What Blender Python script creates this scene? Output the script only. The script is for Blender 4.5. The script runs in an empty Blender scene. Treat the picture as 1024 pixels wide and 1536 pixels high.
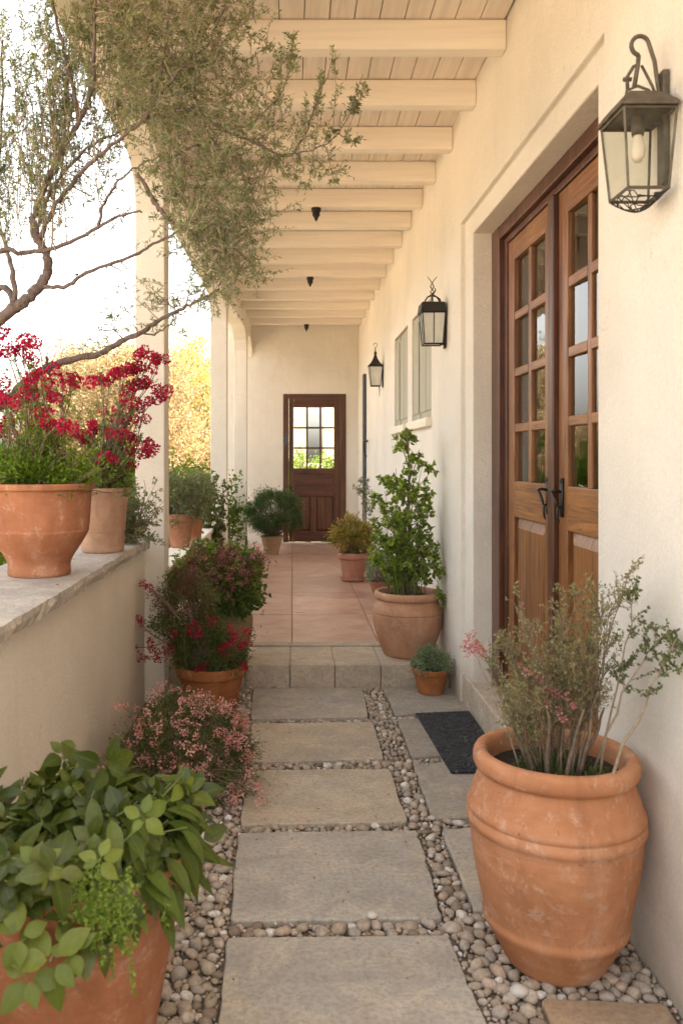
import bpy, bmesh, math, random
import numpy as np
from mathutils import Vector, Matrix

S = bpy.context.scene
COL = S.collection
rad = math.radians

# ------------------------------------------------------------------ camera
F = 1250.0; PX, PY = 438.0, 686.0; EYE = 1.45
cam = bpy.data.objects.new('camera', bpy.data.cameras.new('camera'))
COL.objects.link(cam); S.camera = cam
cam.location = (0, 0, EYE); cam.rotation_euler = (rad(90), 0, 0)
cd = cam.data
cd.sensor_fit = 'VERTICAL'; cd.sensor_height = 36; cd.sensor_width = 24
cd.lens = F/1536*36
cd.shift_x = (512-PX)/1536; cd.shift_y = -(768-PY)/1536
cd.clip_end = 500; cd.clip_start = 0.05
cd.dof.use_dof = True; cd.dof.focus_distance = 4.2; cd.dof.aperture_fstop = 4.5

# ------------------------------------------------------------------ light
SUN_EL, SUN_AZ = 40, 98            # azimuth clockwise from +Y
w = bpy.data.worlds.new('World'); S.world = w; w.use_nodes = True
nt = w.node_tree; nt.nodes.clear()
sky = nt.nodes.new('ShaderNodeTexSky'); sky.sky_type = 'NISHITA'; sky.sun_disc = False
sky.sun_elevation = rad(SUN_EL); sky.sun_rotation = rad(SUN_AZ)
sky.air_density = 1.0; sky.dust_density = 5.0; sky.ozone_density = 0.6
hs = nt.nodes.new('ShaderNodeHueSaturation'); hs.inputs['Saturation'].default_value = 0.28
mx = nt.nodes.new('ShaderNodeMix'); mx.data_type = 'RGBA'; mx.blend_type = 'MULTIPLY'
mx.inputs[0].default_value = 1; mx.inputs[7].default_value = (1.0, 0.955, 0.895, 1)
bg = nt.nodes.new('ShaderNodeBackground'); bg.inputs[1].default_value = 0.15
wo = nt.nodes.new('ShaderNodeOutputWorld')
nt.links.new(sky.outputs[0], hs.inputs['Color']); nt.links.new(hs.outputs[0], mx.inputs[6])
nt.links.new(mx.outputs[2], bg.inputs[0]); nt.links.new(bg.outputs[0], wo.inputs[0])
sl = bpy.data.lights.new('sun', 'SUN'); sl.energy = 4.0; sl.angle = rad(0.5); sl.color = (1, 0.90, 0.74)
so = bpy.data.objects.new('sun', sl); COL.objects.link(so)
sd = Vector((math.cos(rad(SUN_EL))*math.sin(rad(SUN_AZ)), math.cos(rad(SUN_EL))*math.cos(rad(SUN_AZ)), math.sin(rad(SUN_EL))))
so.rotation_euler = sd.to_track_quat('Z', 'Y').to_euler(); so.location = (6, -2, 9)
vs = S.view_settings; vs.view_transform = 'Standard'; vs.look = 'None'; vs.gamma = 1
vs.exposure = 2.84
S.render.engine = 'CYCLES'
S.cycles.max_bounces = 10; S.cycles.diffuse_bounces = 6; S.cycles.transparent_max_bounces = 16
S.render.resolution_x = 682; S.render.resolution_y = 1024

# ------------------------------------------------------------------ helpers
def at(px, py, Y):
    return Vector(((px-PX)*Y/F, Y, EYE-(py-PY)*Y/F))
def gnd(px, py, z=0.0):
    Y = F*(EYE-z)/(py-PY)
    return Vector(((px-PX)*Y/F, Y, z))

def tag(o, label=None, cat=None, group=None, kind=None):
    if label: o['label'] = label
    if cat: o['category'] = cat
    if group: o['group'] = group
    if kind: o['kind'] = kind
    return o
def thing(name, loc, label, cat, group=None):
    o = bpy.data.objects.new(name, None); COL.objects.link(o)
    o.empty_display_size = 0.1
    o.location = loc
    return tag(o, label, cat, group)
def copy_tree(o, parent=None):
    c = o.copy(); COL.objects.link(c)
    if parent: c.parent = parent
    for ch in [x for x in COL.objects if x.parent == o]:
        copy_tree(ch, c)
    return c
def part(name, parent, label=None):
    o = bpy.data.objects.new(name, None); COL.objects.link(o); o.parent = parent
    o.empty_display_size = 0.05
    if label: o['label'] = label
    return o

def root_loc(p):
    v = Vector((0, 0, 0))
    while p is not None:
        v += p.location; p = p.parent
    return v

class MB:
    """collects geometry (world coordinates) for ONE mesh object"""
    def __init__(s): s.v = []; s.f = []; s.n = 0
    def add(s, V, Fc):
        V = np.asarray(V, dtype=float).reshape(-1, 3)
        s.v.append(V)
        s.f.extend([tuple(i+s.n for i in f) for f in Fc]); s.n += len(V)
        return s
    def box(s, x0, x1, y0, y1, z0, z1):
        V = [(x0,y0,z0),(x1,y0,z0),(x1,y1,z0),(x0,y1,z0),(x0,y0,z1),(x1,y0,z1),(x1,y1,z1),(x0,y1,z1)]
        return s.add(V, [(0,3,2,1),(4,5,6,7),(0,1,5,4),(1,2,6,5),(2,3,7,6),(3,0,4,7)])
    def hexa(s, V):   # 8 free corners: bottom 4 ccw, top 4 ccw
        return s.add(V, [(0,3,2,1),(4,5,6,7),(0,1,5,4),(1,2,6,5),(2,3,7,6),(3,0,4,7)])
    def prism(s, pts, z0, z1):
        n = len(pts)
        V = [(p[0], p[1], z0) for p in pts]+[(p[0], p[1], z1) for p in pts]
        return s.add(V, [tuple(reversed(range(n))), tuple(range(n, 2*n))]+[(i,(i+1)%n,n+(i+1)%n,n+i) for i in range(n)])
    def lathe(s, prof, c, n=64, wob=0.0, seed=0, cap=True):
        rg = np.random.default_rng(seed)
        ph = rg.uniform(0, 6.28, 3)
        V = []; a = np.arange(n)*2*math.pi/n
        for (r, z) in prof:
            rr = r*(1+wob*(np.sin(2*a+ph[0]+z*9)+.6*np.sin(3*a+ph[1]-z*14)+.4*np.sin(5*a+ph[2]+z*23)))
            V.append(np.stack([c[0]+rr*np.cos(a), c[1]+rr*np.sin(a), np.full(n, c[2]+z)], 1))
        fc = []
        for k in range(len(prof)-1):
            for i in range(n):
                j = (i+1) % n
                fc.append((k*n+i, k*n+j, (k+1)*n+j, (k+1)*n+i))
        if cap: fc.append(tuple(reversed(range(n))))
        return s.add(np.concatenate(V), fc)
    def tube(s, pts, r, n=6):
        P = np.asarray([tuple(p) for p in pts], dtype=float); m = len(P)
        R = np.full(m, r, dtype=float) if np.isscalar(r) else np.asarray(r, dtype=float)
        T = np.gradient(P, axis=0); T /= (np.linalg.norm(T, axis=1, keepdims=True)+1e-9)
        up = np.array([0.3, 0.2, 0.93]) if abs(T[0][2]) < 0.9 else np.array([1.0, 0.1, 0])
        a = np.arange(n)*2*math.pi/n; V = []
        prev = None
        for i in range(m):
            if prev is None: u = np.cross(T[i], up)
            else: u = prev - T[i]*np.dot(prev, T[i])
            u /= (np.linalg.norm(u)+1e-9); prev = u
            v = np.cross(T[i], u)
            V.append(P[i]+R[i]*(np.outer(np.cos(a), u)+np.outer(np.sin(a), v)))
        fc = [(k*n+i, k*n+(i+1)%n, (k+1)*n+(i+1)%n, (k+1)*n+i) for k in range(m-1) for i in range(n)]
        fc += [tuple(reversed(range(n))), tuple(range((m-1)*n, m*n))]
        return s.add(np.concatenate(V), fc)
    def build(s, name, mat, parent=None, smooth=False, bevel=0, weld=False, seg=2, world=True):
        me = bpy.data.meshes.new(name)
        V = np.concatenate(s.v) if s.v else np.zeros((0, 3))
        if parent is not None and world: V = V - np.array(root_loc(parent))
        me.from_pydata(V.tolist(), [], s.f)
        if weld:
            b = bmesh.new(); b.from_mesh(me); bmesh.ops.remove_doubles(b, verts=b.verts, dist=1e-5)
            bmesh.ops.recalc_face_normals(b, faces=b.faces); b.to_mesh(me); b.free()
        me.materials.append(mat)
        o = bpy.data.objects.new(name, me); COL.objects.link(o)
        if parent is not None: o.parent = parent
        if smooth: me.polygons.foreach_set('use_smooth', [True]*len(me.polygons))
        if bevel:
            m = o.modifiers.new('bevel', 'BEVEL'); m.width = bevel; m.segments = seg; m.limit_method = 'ANGLE'; m.angle_limit = rad(35)
            m.harden_normals = False
        me.update()
        return o

def build2(name, pairs, parent=None, bevel=0):
    J = MB(); idx = []
    for m, _ in pairs:
        J.add(np.concatenate(m.v), m.f); idx += [len(idx) and 0]*0+[_]*len(m.f)
    mats = []
    for mt in idx:
        if mt not in mats: mats.append(mt)
    o = J.build(name, mats[0], parent, bevel=bevel)
    for mt in mats[1:]: o.data.materials.append(mt)
    o.data.polygons.foreach_set('material_index', [mats.index(mt) for mt in idx])
    return o

# ---- leaves
def tmpl_quad(wr=0.4, h=0.08):
    return np.array([(0,0,0),(.45,.5*wr,h),(1,0,0),(.45,-.5*wr,h)]), [(0,1,2,3)]
def tmpl_leaf(wr=0.5, fold=0.12, curl=0.25):
    us = [0.10, 0.25, 0.42, 0.6, 0.78, 0.91]; ws = [0.22, 0.42, 0.5, 0.46, 0.30, 0.14]
    V = [(0,0,0)]
    for u, q in zip(us, ws):
        z = -curl*u*u
        V += [(u, q*wr, z+fold*q*2*wr), (u, 0, z), (u, -q*wr, z+fold*q*2*wr)]
    V.append((1, 0, -curl))
    fc = [(0,2,1),(0,3,2)]
    n = len(us)
    for k in range(n-1):
        a = 1+3*k; b = a+3
        fc += [(a,a+1,b+1,b),(a+1,a+2,b+2,b+1)]
    e = 1+3*(n-1)
    fc += [(e,e+1,e+3),(e+1,e+2,e+3)]
    return np.array(V, dtype=float), fc
def rib_attr(o, k=20):
    me = o.data; n = len(me.vertices); base = [0.0]+[1.0, 0.0, 1.0]*6+[0.0]
    at_ = me.attributes.new('rib', 'FLOAT', 'POINT'); at_.data.foreach_set('value', np.tile(base, n//k).astype('f'))
def scatter(mb, P, D, Nn, size, tmpl):
    """instances of a leaf template: P points, D directions, Nn normals, size per leaf"""
    tv, tf = tmpl
    P = np.asarray(P, float); D = np.asarray(D, float); Nn = np.asarray(Nn, float)
    D /= (np.linalg.norm(D, axis=1, keepdims=True)+1e-9)
    B = np.cross(Nn, D); B /= (np.linalg.norm(B, axis=1, keepdims=True)+1e-9)
    N2 = np.cross(D, B)
    size = np.asarray(size, float).reshape(-1, 1, 1)
    V = P[:, None, :]+size*(tv[None, :, 0:1]*D[:, None, :]+tv[None, :, 1:2]*B[:, None, :]+tv[None, :, 2:3]*N2[:, None, :])
    k = len(tv); n = len(P)
    fc = []
    for i in range(n):
        o = i*k
        for f in tf: fc.append(tuple(j+o for j in f))
    mb.add(V.reshape(-1, 3), fc)
def rnd_unit(rg, n):
    v = rg.normal(size=(n, 3)); return v/np.linalg.norm(v, axis=1, keepdims=True)

def wander(rg, p0, p1, n=7, amp=0.08, sag=0.0):
    p0 = np.array(p0, float); p1 = np.array(p1, float); L = np.linalg.norm(p1-p0)
    t = np.linspace(0, 1, n)[:, None]
    P = p0+(p1-p0)*t
    ph = rg.uniform(0, 6.28, (2, 3)); am = rg.uniform(.4, 1, (2, 3))*amp*L
    P = P+am[0]*(np.sin(t*5+ph[0])-np.sin(ph[0]))*t*0.6+am[1]*(np.sin(t*11+ph[1])-np.sin(ph[1]))*t*0.3
    P[:, 2] += sag*L*4*(t[:, 0]*(1-t[:, 0]))
    return P
def sample_poly(P, t):
    f = t*(len(P)-1); i = min(int(f), len(P)-2); u = f-i
    return P[i]*(1-u)+P[i+1]*u, (P[i+1]-P[i])
class Plant:
    def __init__(s, seed): s.rg = np.random.default_rng(seed); s.st = MB(); s.P = []; s.D = []; s.twl = []
    def stem(s, P, r0, r1, n=5):
        s.st.tube(P, np.linspace(r0, r1, len(P)), n); return P
    def leafy(s, P, nl, t0=0.15, out=0.9):
        rg = s.rg
        for k in range(nl):
            t = rg.uniform(t0, 1); p, d = sample_poly(P, t); d = d/(np.linalg.norm(d)+1e-9)
            v = rg.normal(size=3); v -= d*np.dot(v, d); v /= (np.linalg.norm(v)+1e-9)
            s.P.append(p); s.D.append(d*rg.uniform(.3, 1)+v*out)
    def twig(s, p, d, L, r, nl, amp=0.15, bend=(0, 0, 0)):
        d = np.array(d, float); d /= np.linalg.norm(d)
        P = wander(s.rg, p, np.array(p)+d*L, 5, amp)
        t = np.linspace(0, 1, 5)[:, None]; P = P+np.array(bend)*L*t*t
        s.stem(P, r, r*0.4, 3); s.leafy(P, nl); return P
    def twigs(s, P, n, L, nl, t0=.2, ang=0.8, up=0.3, r=.0012, sub=0, bend=(0, 0, 0)):
        rg = s.rg
        for k in range(n):
            t = rg.uniform(t0, 1); p, d = sample_poly(P, t); d = d/(np.linalg.norm(d)+1e-9)
            v = rg.normal(size=3); v -= d*np.dot(v, d); v /= np.linalg.norm(v)
            dd = d*(1-ang*.5)+v*ang+np.array([0, 0, up])
            l = L*rg.uniform(.5, 1.15)*(1.15-.5*t)
            T = s.twig(p, dd, l, r, nl, bend=bend)
            for q in range(sub):
                pp, d2 = sample_poly(T, rg.uniform(.2, .95)); v = rg.normal(size=3)
                d2 = d2/np.linalg.norm(d2)+v*.5
                s.twig(pp, d2, l*.45, r*.7, max(3, nl//2))
    def drop(s, xm):
        k = [i for i, p in enumerate(s.P) if p[0] < xm]; s.P = [s.P[i] for i in k]; s.D = [s.D[i] for i in k]
    def leaves(s, size, tmpl, var=.35, nup=.5):
        mb = MB(); n = len(s.P)
        Nn = rnd_unit(s.rg, n)+np.array([0, 0, nup])
        scatter(mb, s.P, s.D, Nn, size*s.rg.uniform(1-var, 1+var, n), tmpl); return mb

def clumps(rg, c, r, nc, nl, cr, shell=0.55, flat=0.0):
    """leaf positions in an uneven ellipsoid of clumps; returns P, outward dirs"""
    c = np.array(c, float); r = np.array(r, float)
    U = rnd_unit(rg, nc); rr = shell+(1-shell)*rg.uniform(0, 1, nc)**.6
    rr *= 1+.12*np.sin(U[:, 0]*5+U[:, 2]*4)+rg.normal(0, .05, nc)
    C = c+U*r*rr[:, None]
    if flat: C[:, 2] = np.maximum(C[:, 2], c[2]-r[2]*flat)
    k = rg.integers(0, nc, nl)
    s = cr*rg.uniform(.5, 1.2, nc)
    P = C[k]+rg.normal(size=(nl, 3))*s[k][:, None]*.55
    D = (P-c)/r; D = D/(np.linalg.norm(D, axis=1, keepdims=True)+1e-9)+rg.normal(size=(nl, 3))*.7
    return P, D, C

# ------------------------------------------------------------------ materials
def lin(h):
    h = h.lstrip('#'); c = [int(h[i:i+2], 16)/255 for i in (0, 2, 4)]
    return tuple((x/12.92 if x <= .04045 else ((x+.055)/1.055)**2.4) for x in c)+(1,)
def newmat(name):
    m = bpy.data.materials.new(name); m.use_nodes = True; nt = m.node_tree
    p = nt.nodes['Principled BSDF']; return m, nt, p
def nd(nt, t, **kw):
    n = nt.nodes.new(t)
    for k, v in kw.items(): setattr(n, k, v)
    return n
def coords(nt, scale=(1,1,1), kind='Object', rot=(0,0,0)):
    tc = nd(nt, 'ShaderNodeTexCoord'); mp = nd(nt, 'ShaderNodeMapping')
    mp.inputs['Scale'].default_value = scale; mp.inputs['Rotation'].default_value = rot
    nt.links.new(tc.outputs[kind], mp.inputs[0]); return mp.outputs[0]
def noise(nt, vec, scale, detail=4, rough=.55, dist=0):
    n = nd(nt, 'ShaderNodeTexNoise'); n.inputs['Scale'].default_value = scale; n.inputs['Detail'].default_value = detail
    n.inputs['Roughness'].default_value = rough; n.inputs['Distortion'].default_value = dist
    nt.links.new(vec, n.inputs['Vector']); return n.outputs['Fac']
def ramp(nt, fac, stops, interp='LINEAR'):
    r = nd(nt, 'ShaderNodeValToRGB'); cr = r.color_ramp; cr.interpolation = interp
    while len(cr.elements) > 1: cr.elements.remove(cr.elements[-1])
    cr.elements[0].position = stops[0][0]; cr.elements[0].color = stops[0][1]
    for p, c in stops[1:]:
        e = cr.elements.new(p); e.color = c
    nt.links.new(fac, r.inputs[0]); return r.outputs[0]
def mix(nt, fac, a, b, mode='MIX'):
    m = nd(nt, 'ShaderNodeMix', data_type='RGBA', blend_type=mode)
    for i, v in ((0, fac), (6, a), (7, b)):
        if hasattr(v, 'links') or hasattr(v, 'is_linked'): nt.links.new(v, m.inputs[i])
        else: m.inputs[i].default_value = v
    return m.outputs[2]
def bump(nt, h, strength, dist, prev=None):
    b = nd(nt, 'ShaderNodeBump'); b.inputs['Strength'].default_value = strength; b.inputs['Distance'].default_value = dist
    nt.links.new(h, b.inputs['Height'])
    if prev is not None: nt.links.new(prev, b.inputs['Normal'])
    return b.outputs[0]
def g(v): return (v, v, v, 1)
def c4(*a): return tuple(a)+(1,)

def stucco(name, col, var=.06, bs=.5):
    m, nt, p = newmat(name); v = coords(nt)
    n1 = noise(nt, v, 1.3, 5, .6, .3)
    dk = tuple(x*(1-var*2) for x in col)+(1,); lt = tuple(min(.9, x*(1+var)) for x in col)+(1,)
    c = ramp(nt, n1, [(.3, dk), (.55, col+(1,)), (.75, lt)])
    n3 = noise(nt, v, 7, 6, .7)
    c = mix(nt, ramp(nt, n3, [(.55, g(0)), (.8, g(.3))]), c, tuple(x*.82 for x in col)+(1,))
    c = mix(nt, ramp(nt, noise(nt, v, 110, 4, .7), [(.42, g(0)), (.68, g(.42))]), c, tuple(x*.72 for x in col)+(1,))
    n6 = noise(nt, coords(nt, (3.5, 3.5, .35)), 2.2, 6, .7, .5)
    c = mix(nt, ramp(nt, n6, [(.52, g(0)), (.8, g(.3))]), c, (col[0]*.80, col[1]*.74, col[2]*.66, 1))
    vo = nd(nt, 'ShaderNodeTexVoronoi', feature='DISTANCE_TO_EDGE'); vo.inputs['Scale'].default_value = 1.1
    va = nd(nt, 'ShaderNodeVectorMath', operation='ADD'); nv = nd(nt, 'ShaderNodeTexNoise'); nv.inputs['Scale'].default_value = 3.5; nv.inputs['Detail'].default_value = 6
    nt.links.new(v, nv.inputs['Vector']); nt.links.new(v, va.inputs[0]); nt.links.new(nv.outputs['Color'], va.inputs[1]); nt.links.new(va.outputs[0], vo.inputs['Vector'])
    ck = ramp(nt, vo.outputs['Distance'], [(0, g(1)), (.0035, g(0))]); cm_ = ramp(nt, noise(nt, v, 1.7, 3), [(.54, g(0)), (.62, g(.45))])
    ckm = nd(nt, 'ShaderNodeMath', operation='MULTIPLY'); nt.links.new(ck, ckm.inputs[0]); nt.links.new(cm_, ckm.inputs[1])
    c = mix(nt, ckm.outputs[0], c, (col[0]*.55, col[1]*.5, col[2]*.42, 1))
    sx = nd(nt, 'ShaderNodeSeparateXYZ'); ge = nd(nt, 'ShaderNodeNewGeometry'); nt.links.new(ge.outputs['Position'], sx.inputs[0])
    ma = nd(nt, 'ShaderNodeMath', operation='MULTIPLY_ADD'); ma.inputs[1].default_value = .35; nt.links.new(noise(nt, v, 5, 5, .7), ma.inputs[0]); nt.links.new(sx.outputs[2], ma.inputs[2])
    c = mix(nt, ramp(nt, ma.outputs[0], [(.16, g(.55)), (.42, g(0))]), c, (.42, .34, .25, 1))
    nt.links.new(c, p.inputs['Base Color']); p.inputs['Roughness'].default_value = .9
    b1 = bump(nt, noise(nt, v, 4.5, 5, .55, .6), .6*bs, .035)
    b2 = bump(nt, noise(nt, v, 60, 6, .75), 1.0*bs, .02, b1)
    nt.links.new(b2, p.inputs['Normal']); p.inputs['Specular IOR Level'].default_value = .25
    return m
M = {}
M['wall'] = stucco('cream_stucco', (.79, .735, .645))
M['parapet'] = stucco('parapet_stucco', (.86, .79, .68))
M['column'] = stucco('column_plaster', (.80, .74, .64), bs=.3)
M['court'] = stucco('court_plaster', (.78, .70, .55))

def painted_wood(name, col, axis, var=.06):
    m, nt, p = newmat(name)
    sc = [14, 14, 14]; sc[axis] = .8
    v = coords(nt, tuple(sc)); n = noise(nt, v, 2.2, 5, .6, .4)
    c = ramp(nt, n, [(.3, tuple(x*(1-var*1.7) for x in col)+(1,)), (.6, col+(1,)), (.8, tuple(min(.88, x*(1+var)) for x in col)+(1,))])
    nt.links.new(c, p.inputs['Base Color']); p.inputs['Roughness'].default_value = .55
    nt.links.new(bump(nt, n, .25, .004), p.inputs['Normal']); return m
M['beam'] = painted_wood('cream_painted_beam', (.84, .76, .655), 0)
M['board'] = painted_wood('cream_painted_board', (.82, .725, .62), 1, .1)
M['gap'] = painted_wood('board_back', (.22, .17, .12), 1)
M['shutter'] = painted_wood('sage_shutter', (.36, .345, .26), 2, .12)
M['sillw'] = painted_wood('cream_sill', (.76, .70, .58), 1)

def wood(name, dark, mid, light, axis=2, rough=.38, sc=1.0):
    m, nt, p = newmat(name)
    s = [26*sc, 26*sc, 26*sc]; s[axis] = 1.3*sc
    v = coords(nt, tuple(s)); n = noise(nt, v, 1.6, 8, .68, 1.1)
    v2 = coords(nt, (1, 1, 1)); n2 = noise(nt, v2, 2.4, 3)
    c = ramp(nt, n, [(.28, dark), (.5, mid), (.72, light)])
    c = mix(nt, ramp(nt, n2, [(.4, g(0)), (.75, g(.55))]), c, dark)
    nt.links.new(c, p.inputs['Base Color'])
    nt.links.new(ramp(nt, n, [(.2, g(rough+.15)), (.8, g(rough-.05))]), p.inputs['Roughness'])
    nt.links.new(bump(nt, n, .25, .002), p.inputs['Normal']); return m
M['oak'] = wood('oak_stained', c4(.065, .020, .006), c4(.22, .086, .024), c4(.38, .17, .052), rough=.32)
M['oakh'] = wood('oak_stained_rail', c4(.065, .020, .006), c4(.25, .10, .028), c4(.42, .19, .06), axis=1, rough=.32)
M['oakdark'] = wood('oak_dark', c4(.025, .008, .004), c4(.085, .027, .011), c4(.16, .055, .022), rough=.3)
M['mahog'] = wood('mahogany', c4(.028, .009, .003), c4(.090, .031, .010), c4(.18, .068, .022), rough=.42)
M['mahogh'] = wood('mahogany_rail', c4(.028, .009, .004), c4(.085, .025, .010), c4(.16, .05, .02), axis=0, rough=.42)

def terracotta(name, col, pale=.35, stain=.3):
    m, nt, p = newmat(name); v = coords(nt)
    oi = nd(nt, 'ShaderNodeObjectInfo')
    n1 = noise(nt, v, 4.5, 6, .62, .5); n2 = noise(nt, v, 17, 7, .7, .3)
    vz = coords(nt, (6, 6, 38)); n3 = noise(nt, vz, 1.0, 4, .6, .3)
    d = tuple(x*.68 for x in col)+(1,); l = (min(.8, col[0]*1.18), col[1]*1.32, col[2]*1.5, 1)
    c = ramp(nt, n1, [(.28, d), (.5, col+(1,)), (.72, l)])
    c = mix(nt, ramp(nt, n3, [(.45, g(0)), (.7, g(.35))]), c, (col[0]*.85, col[1]*.72, col[2]*.6, 1))
    c = mix(nt, ramp(nt, n2, [(.56, g(0)), (.74, g(pale))]), c, c4(.66, .50, .38))
    n4 = noise(nt, coords(nt, (1, 1, .6)), 3.0, 8, .75, .4)
    c = mix(nt, ramp(nt, n4, [(.50, g(0)), (.75, g(stain*.75))]), c, c4(.60, .42, .29))
    n7 = noise(nt, coords(nt, (9, 9, 1.1)), 1.6, 7, .7, .6)
    c = mix(nt, ramp(nt, n7, [(.5, g(0)), (.75, g(.45))]), c, (col[0]*.55, col[1]*.5, col[2]*.5, 1))
    n8 = noise(nt, coords(nt, (1, 1, 1.6)), 5, 9, .8, .2)
    c = mix(nt, ramp(nt, n8, [(.56, g(0)), (.66, g(pale*.55)), (.78, g(pale*.3))]), c, c4(.68, .56, .45))
    n5 = noise(nt, v, 55, 3, .6)
    c = mix(nt, ramp(nt, n5, [(.66, g(0)), (.72, g(.6))]), c, c4(.20, .09, .045))
    nt.links.new(c, p.inputs['Base Color']); p.inputs['Roughness'].default_value = .86
    p.inputs['Specular IOR Level'].default_value = .3
    b = bump(nt, n3, .25, .006); b = bump(nt, n2, .35, .004, b); b = bump(nt, noise(nt, v, 160, 4, .6), .3, .0015, b)
    nt.links.new(b, p.inputs['Normal']); return m
M['pot_orange'] = terracotta('terracotta_orange', (.46, .205, .098), .6, .75)
M['pot_peach'] = terracotta('terracotta_peach', (.45, .24, .14), .45, .35)
M['pot_red'] = terracotta('terracotta_red', (.36, .145, .07), .5, .45)
M['pot_rust'] = terracotta('terracotta_rust', (.34, .125, .042), .3, .25)
M['pot_pale'] = terracotta('terracotta_pale', (.44, .27, .18), .5, .5)
M['pot_tan'] = terracotta('terracotta_tan', (.42, .28, .16), .3, .2)
M['pot_pink'] = terracotta('terracotta_pink', (.42, .20, .13), .3, .3)
M['pot_olive'] = terracotta('glazed_olive', (.23, .165, .08), .2, .2)
M['pot_brown'] = terracotta('terracotta_brown', (.33, .15, .085), .3, .3)

def stone(name, a, b, c_, bs=.5, warm=.5):
    m, nt, p = newmat(name)
    oi = nd(nt, 'ShaderNodeObjectInfo')
    tc = nd(nt, 'ShaderNodeTexCoord'); ad = nd(nt, 'ShaderNodeVectorMath', operation='ADD')
    cm = nd(nt, 'ShaderNodeCombineXYZ'); mu = nd(nt, 'ShaderNodeMath', operation='MULTIPLY'); mu.inputs[1].default_value = 37
    nt.links.new(oi.outputs['Random'], mu.inputs[0]); nt.links.new(mu.outputs[0], cm.inputs[0]); nt.links.new(mu.outputs[0], cm.inputs[2])
    nt.links.new(tc.outputs['Object'], ad.inputs[0]); nt.links.new(cm.outputs[0], ad.inputs[1])
    v = ad.outputs[0]
    n1 = noise(nt, v, 2.6, 5, .6, 1.0)
    mp = nd(nt, 'ShaderNodeMapping'); mp.inputs['Scale'].default_value = (3.2, 5.0, 4); mp.inputs['Rotation'].default_value = (0, 0, .5)
    nt.links.new(v, mp.inputs[0]); n2 = noise(nt, mp.outputs[0], 1.4, 7, .65, .8)
    n3 = noise(nt, v, 60, 6, .75)
    c = ramp(nt, n1, [(.3, a), (.5, b), (.7, c_)])
    c = mix(nt, ramp(nt, n2, [(.42, g(0)), (.62, g(.5))]), c, tuple(x*.66 for x in b[:3])+(1,))
    c = mix(nt, ramp(nt, noise(nt, v, 9, 6, .7, .6), [(.5, g(0)), (.72, g(.5))]), c, tuple(min(.7, x*1.4) for x in a[:3])+(1,))
    c = mix(nt, ramp(nt, n3, [(.45, g(0)), (.66, g(.65))]), c, tuple(x*.5 for x in b[:3])+(1,))
    sp = nd(nt, 'ShaderNodeMath', operation='MULTIPLY_ADD'); sp.inputs[1].default_value = .35; sp.inputs[2].default_value = .82
    nt.links.new(oi.outputs['Random'], sp.inputs[0])
    c = mix(nt, 1.0, c, sp.outputs[0], 'MULTIPLY')
    nt.links.new(c, p.inputs['Base Color']); p.inputs['Roughness'].default_value = .82
    p.inputs['Specular IOR Level'].default_value = .3
    bb = bump(nt, n2, .45*bs, .012); bb = bump(nt, n3, .6*bs, .004, bb); nt.links.new(bb, p.inputs['Normal'])
    return m
M['slab'] = stone('flagstone_beige', c4(.60, .49, .36), c4(.54, .455, .35), c4(.45, .40, .33))
M['slab_grey'] = stone('flagstone_grey', c4(.47, .405, .31), c4(.42, .385, .33), c4(.365, .35, .32))
M['slab_tan'] = stone('flagstone_tan', c4(.44, .30, .18), c4(.40, .29, .19), c4(.32, .26, .20))
M['step'] = stone('step_stone', c4(.58, .47, .34), c4(.52, .43, .33), c4(.43, .37, .30))
M['sill_stone'] = stone('sill_stone', c4(.56, .47, .36), c4(.52, .44, .35), c4(.44, .38, .31))
M['coping'] = stone('coping_stone', c4(.52, .45, .37), c4(.46, .41, .35), c4(.34, .31, .27), bs=1.8)
def tile_mat():
    m, nt, p = newmat('terracotta_tile'); v = coords(nt)
    n1 = noise(nt, v, 2.2, 6, .65, 1.3); n2 = noise(nt, coords(nt, (1, 4, 1), rot=(0, 0, .5)), 3, 6, .7, 1.5)
    c = ramp(nt, n1, [(.3, c4(.33, .17, .12)), (.5, c4(.44, .25, .18)), (.7, c4(.55, .37, .28))])
    c = mix(nt, ramp(nt, n2, [(.5, g(0)), (.62, g(.45)), (.68, g(0))]), c, c4(.60, .45, .36))
    ri = nd(nt, 'ShaderNodeNewGeometry'); q = ramp(nt, ri.outputs['Random Per Island'], [(0, g(.86)), (1, g(1.1))])
    c = mix(nt, 1.0, c, q, 'MULTIPLY')
    nt.links.new(c, p.inputs['Base Color']); nt.links.new(ramp(nt, n2, [(.3, g(.26)), (.7, g(.5))]), p.inputs['Roughness'])
    nt.links.new(bump(nt, n1, .2, .006), p.inputs['Normal']); return m
M['tile'] = tile_mat()
def simple(name, col, rough=.6, metal=0, nscale=0, var=.2, bs=0):
    m, nt, p = newmat(name)
    p.inputs['Roughness'].default_value = rough; p.inputs['Metallic'].default_value = metal
    if nscale:
        v = coords(nt); n = noise(nt, v, nscale, 5, .65)
        c = ramp(nt, n, [(.3, tuple(x*(1-var) for x in col)+(1,)), (.7, tuple(x*(1+var) for x in col)+(1,))])
        nt.links.new(c, p.inputs['Base Color'])
        if bs: nt.links.new(bump(nt, n, bs, .01), p.inputs['Normal'])
    else: p.inputs['Base Color'].default_value = col+(1,)
    return m
M['grout'] = simple('grout', (.42, .36, .29), .9, 0, 30, .15)
M['iron'] = simple('blackened_iron', (.022, .019, .017), .5, .3, 40, .4, .2)
M['bronze'] = simple('weathered_bronze', (.10, .082, .06), .55, .45, 30, .45, .3)
M['blackmetal'] = simple('black_metal', (.012, .010, .010), .45, .2)
M['slate'] = simple('slate_paint', (.055, .065, .085), .6, 0, 12, .2)
M['soil'] = simple('soil', (.035, .024, .015), 1, 0, 60, .5, 1)
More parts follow.
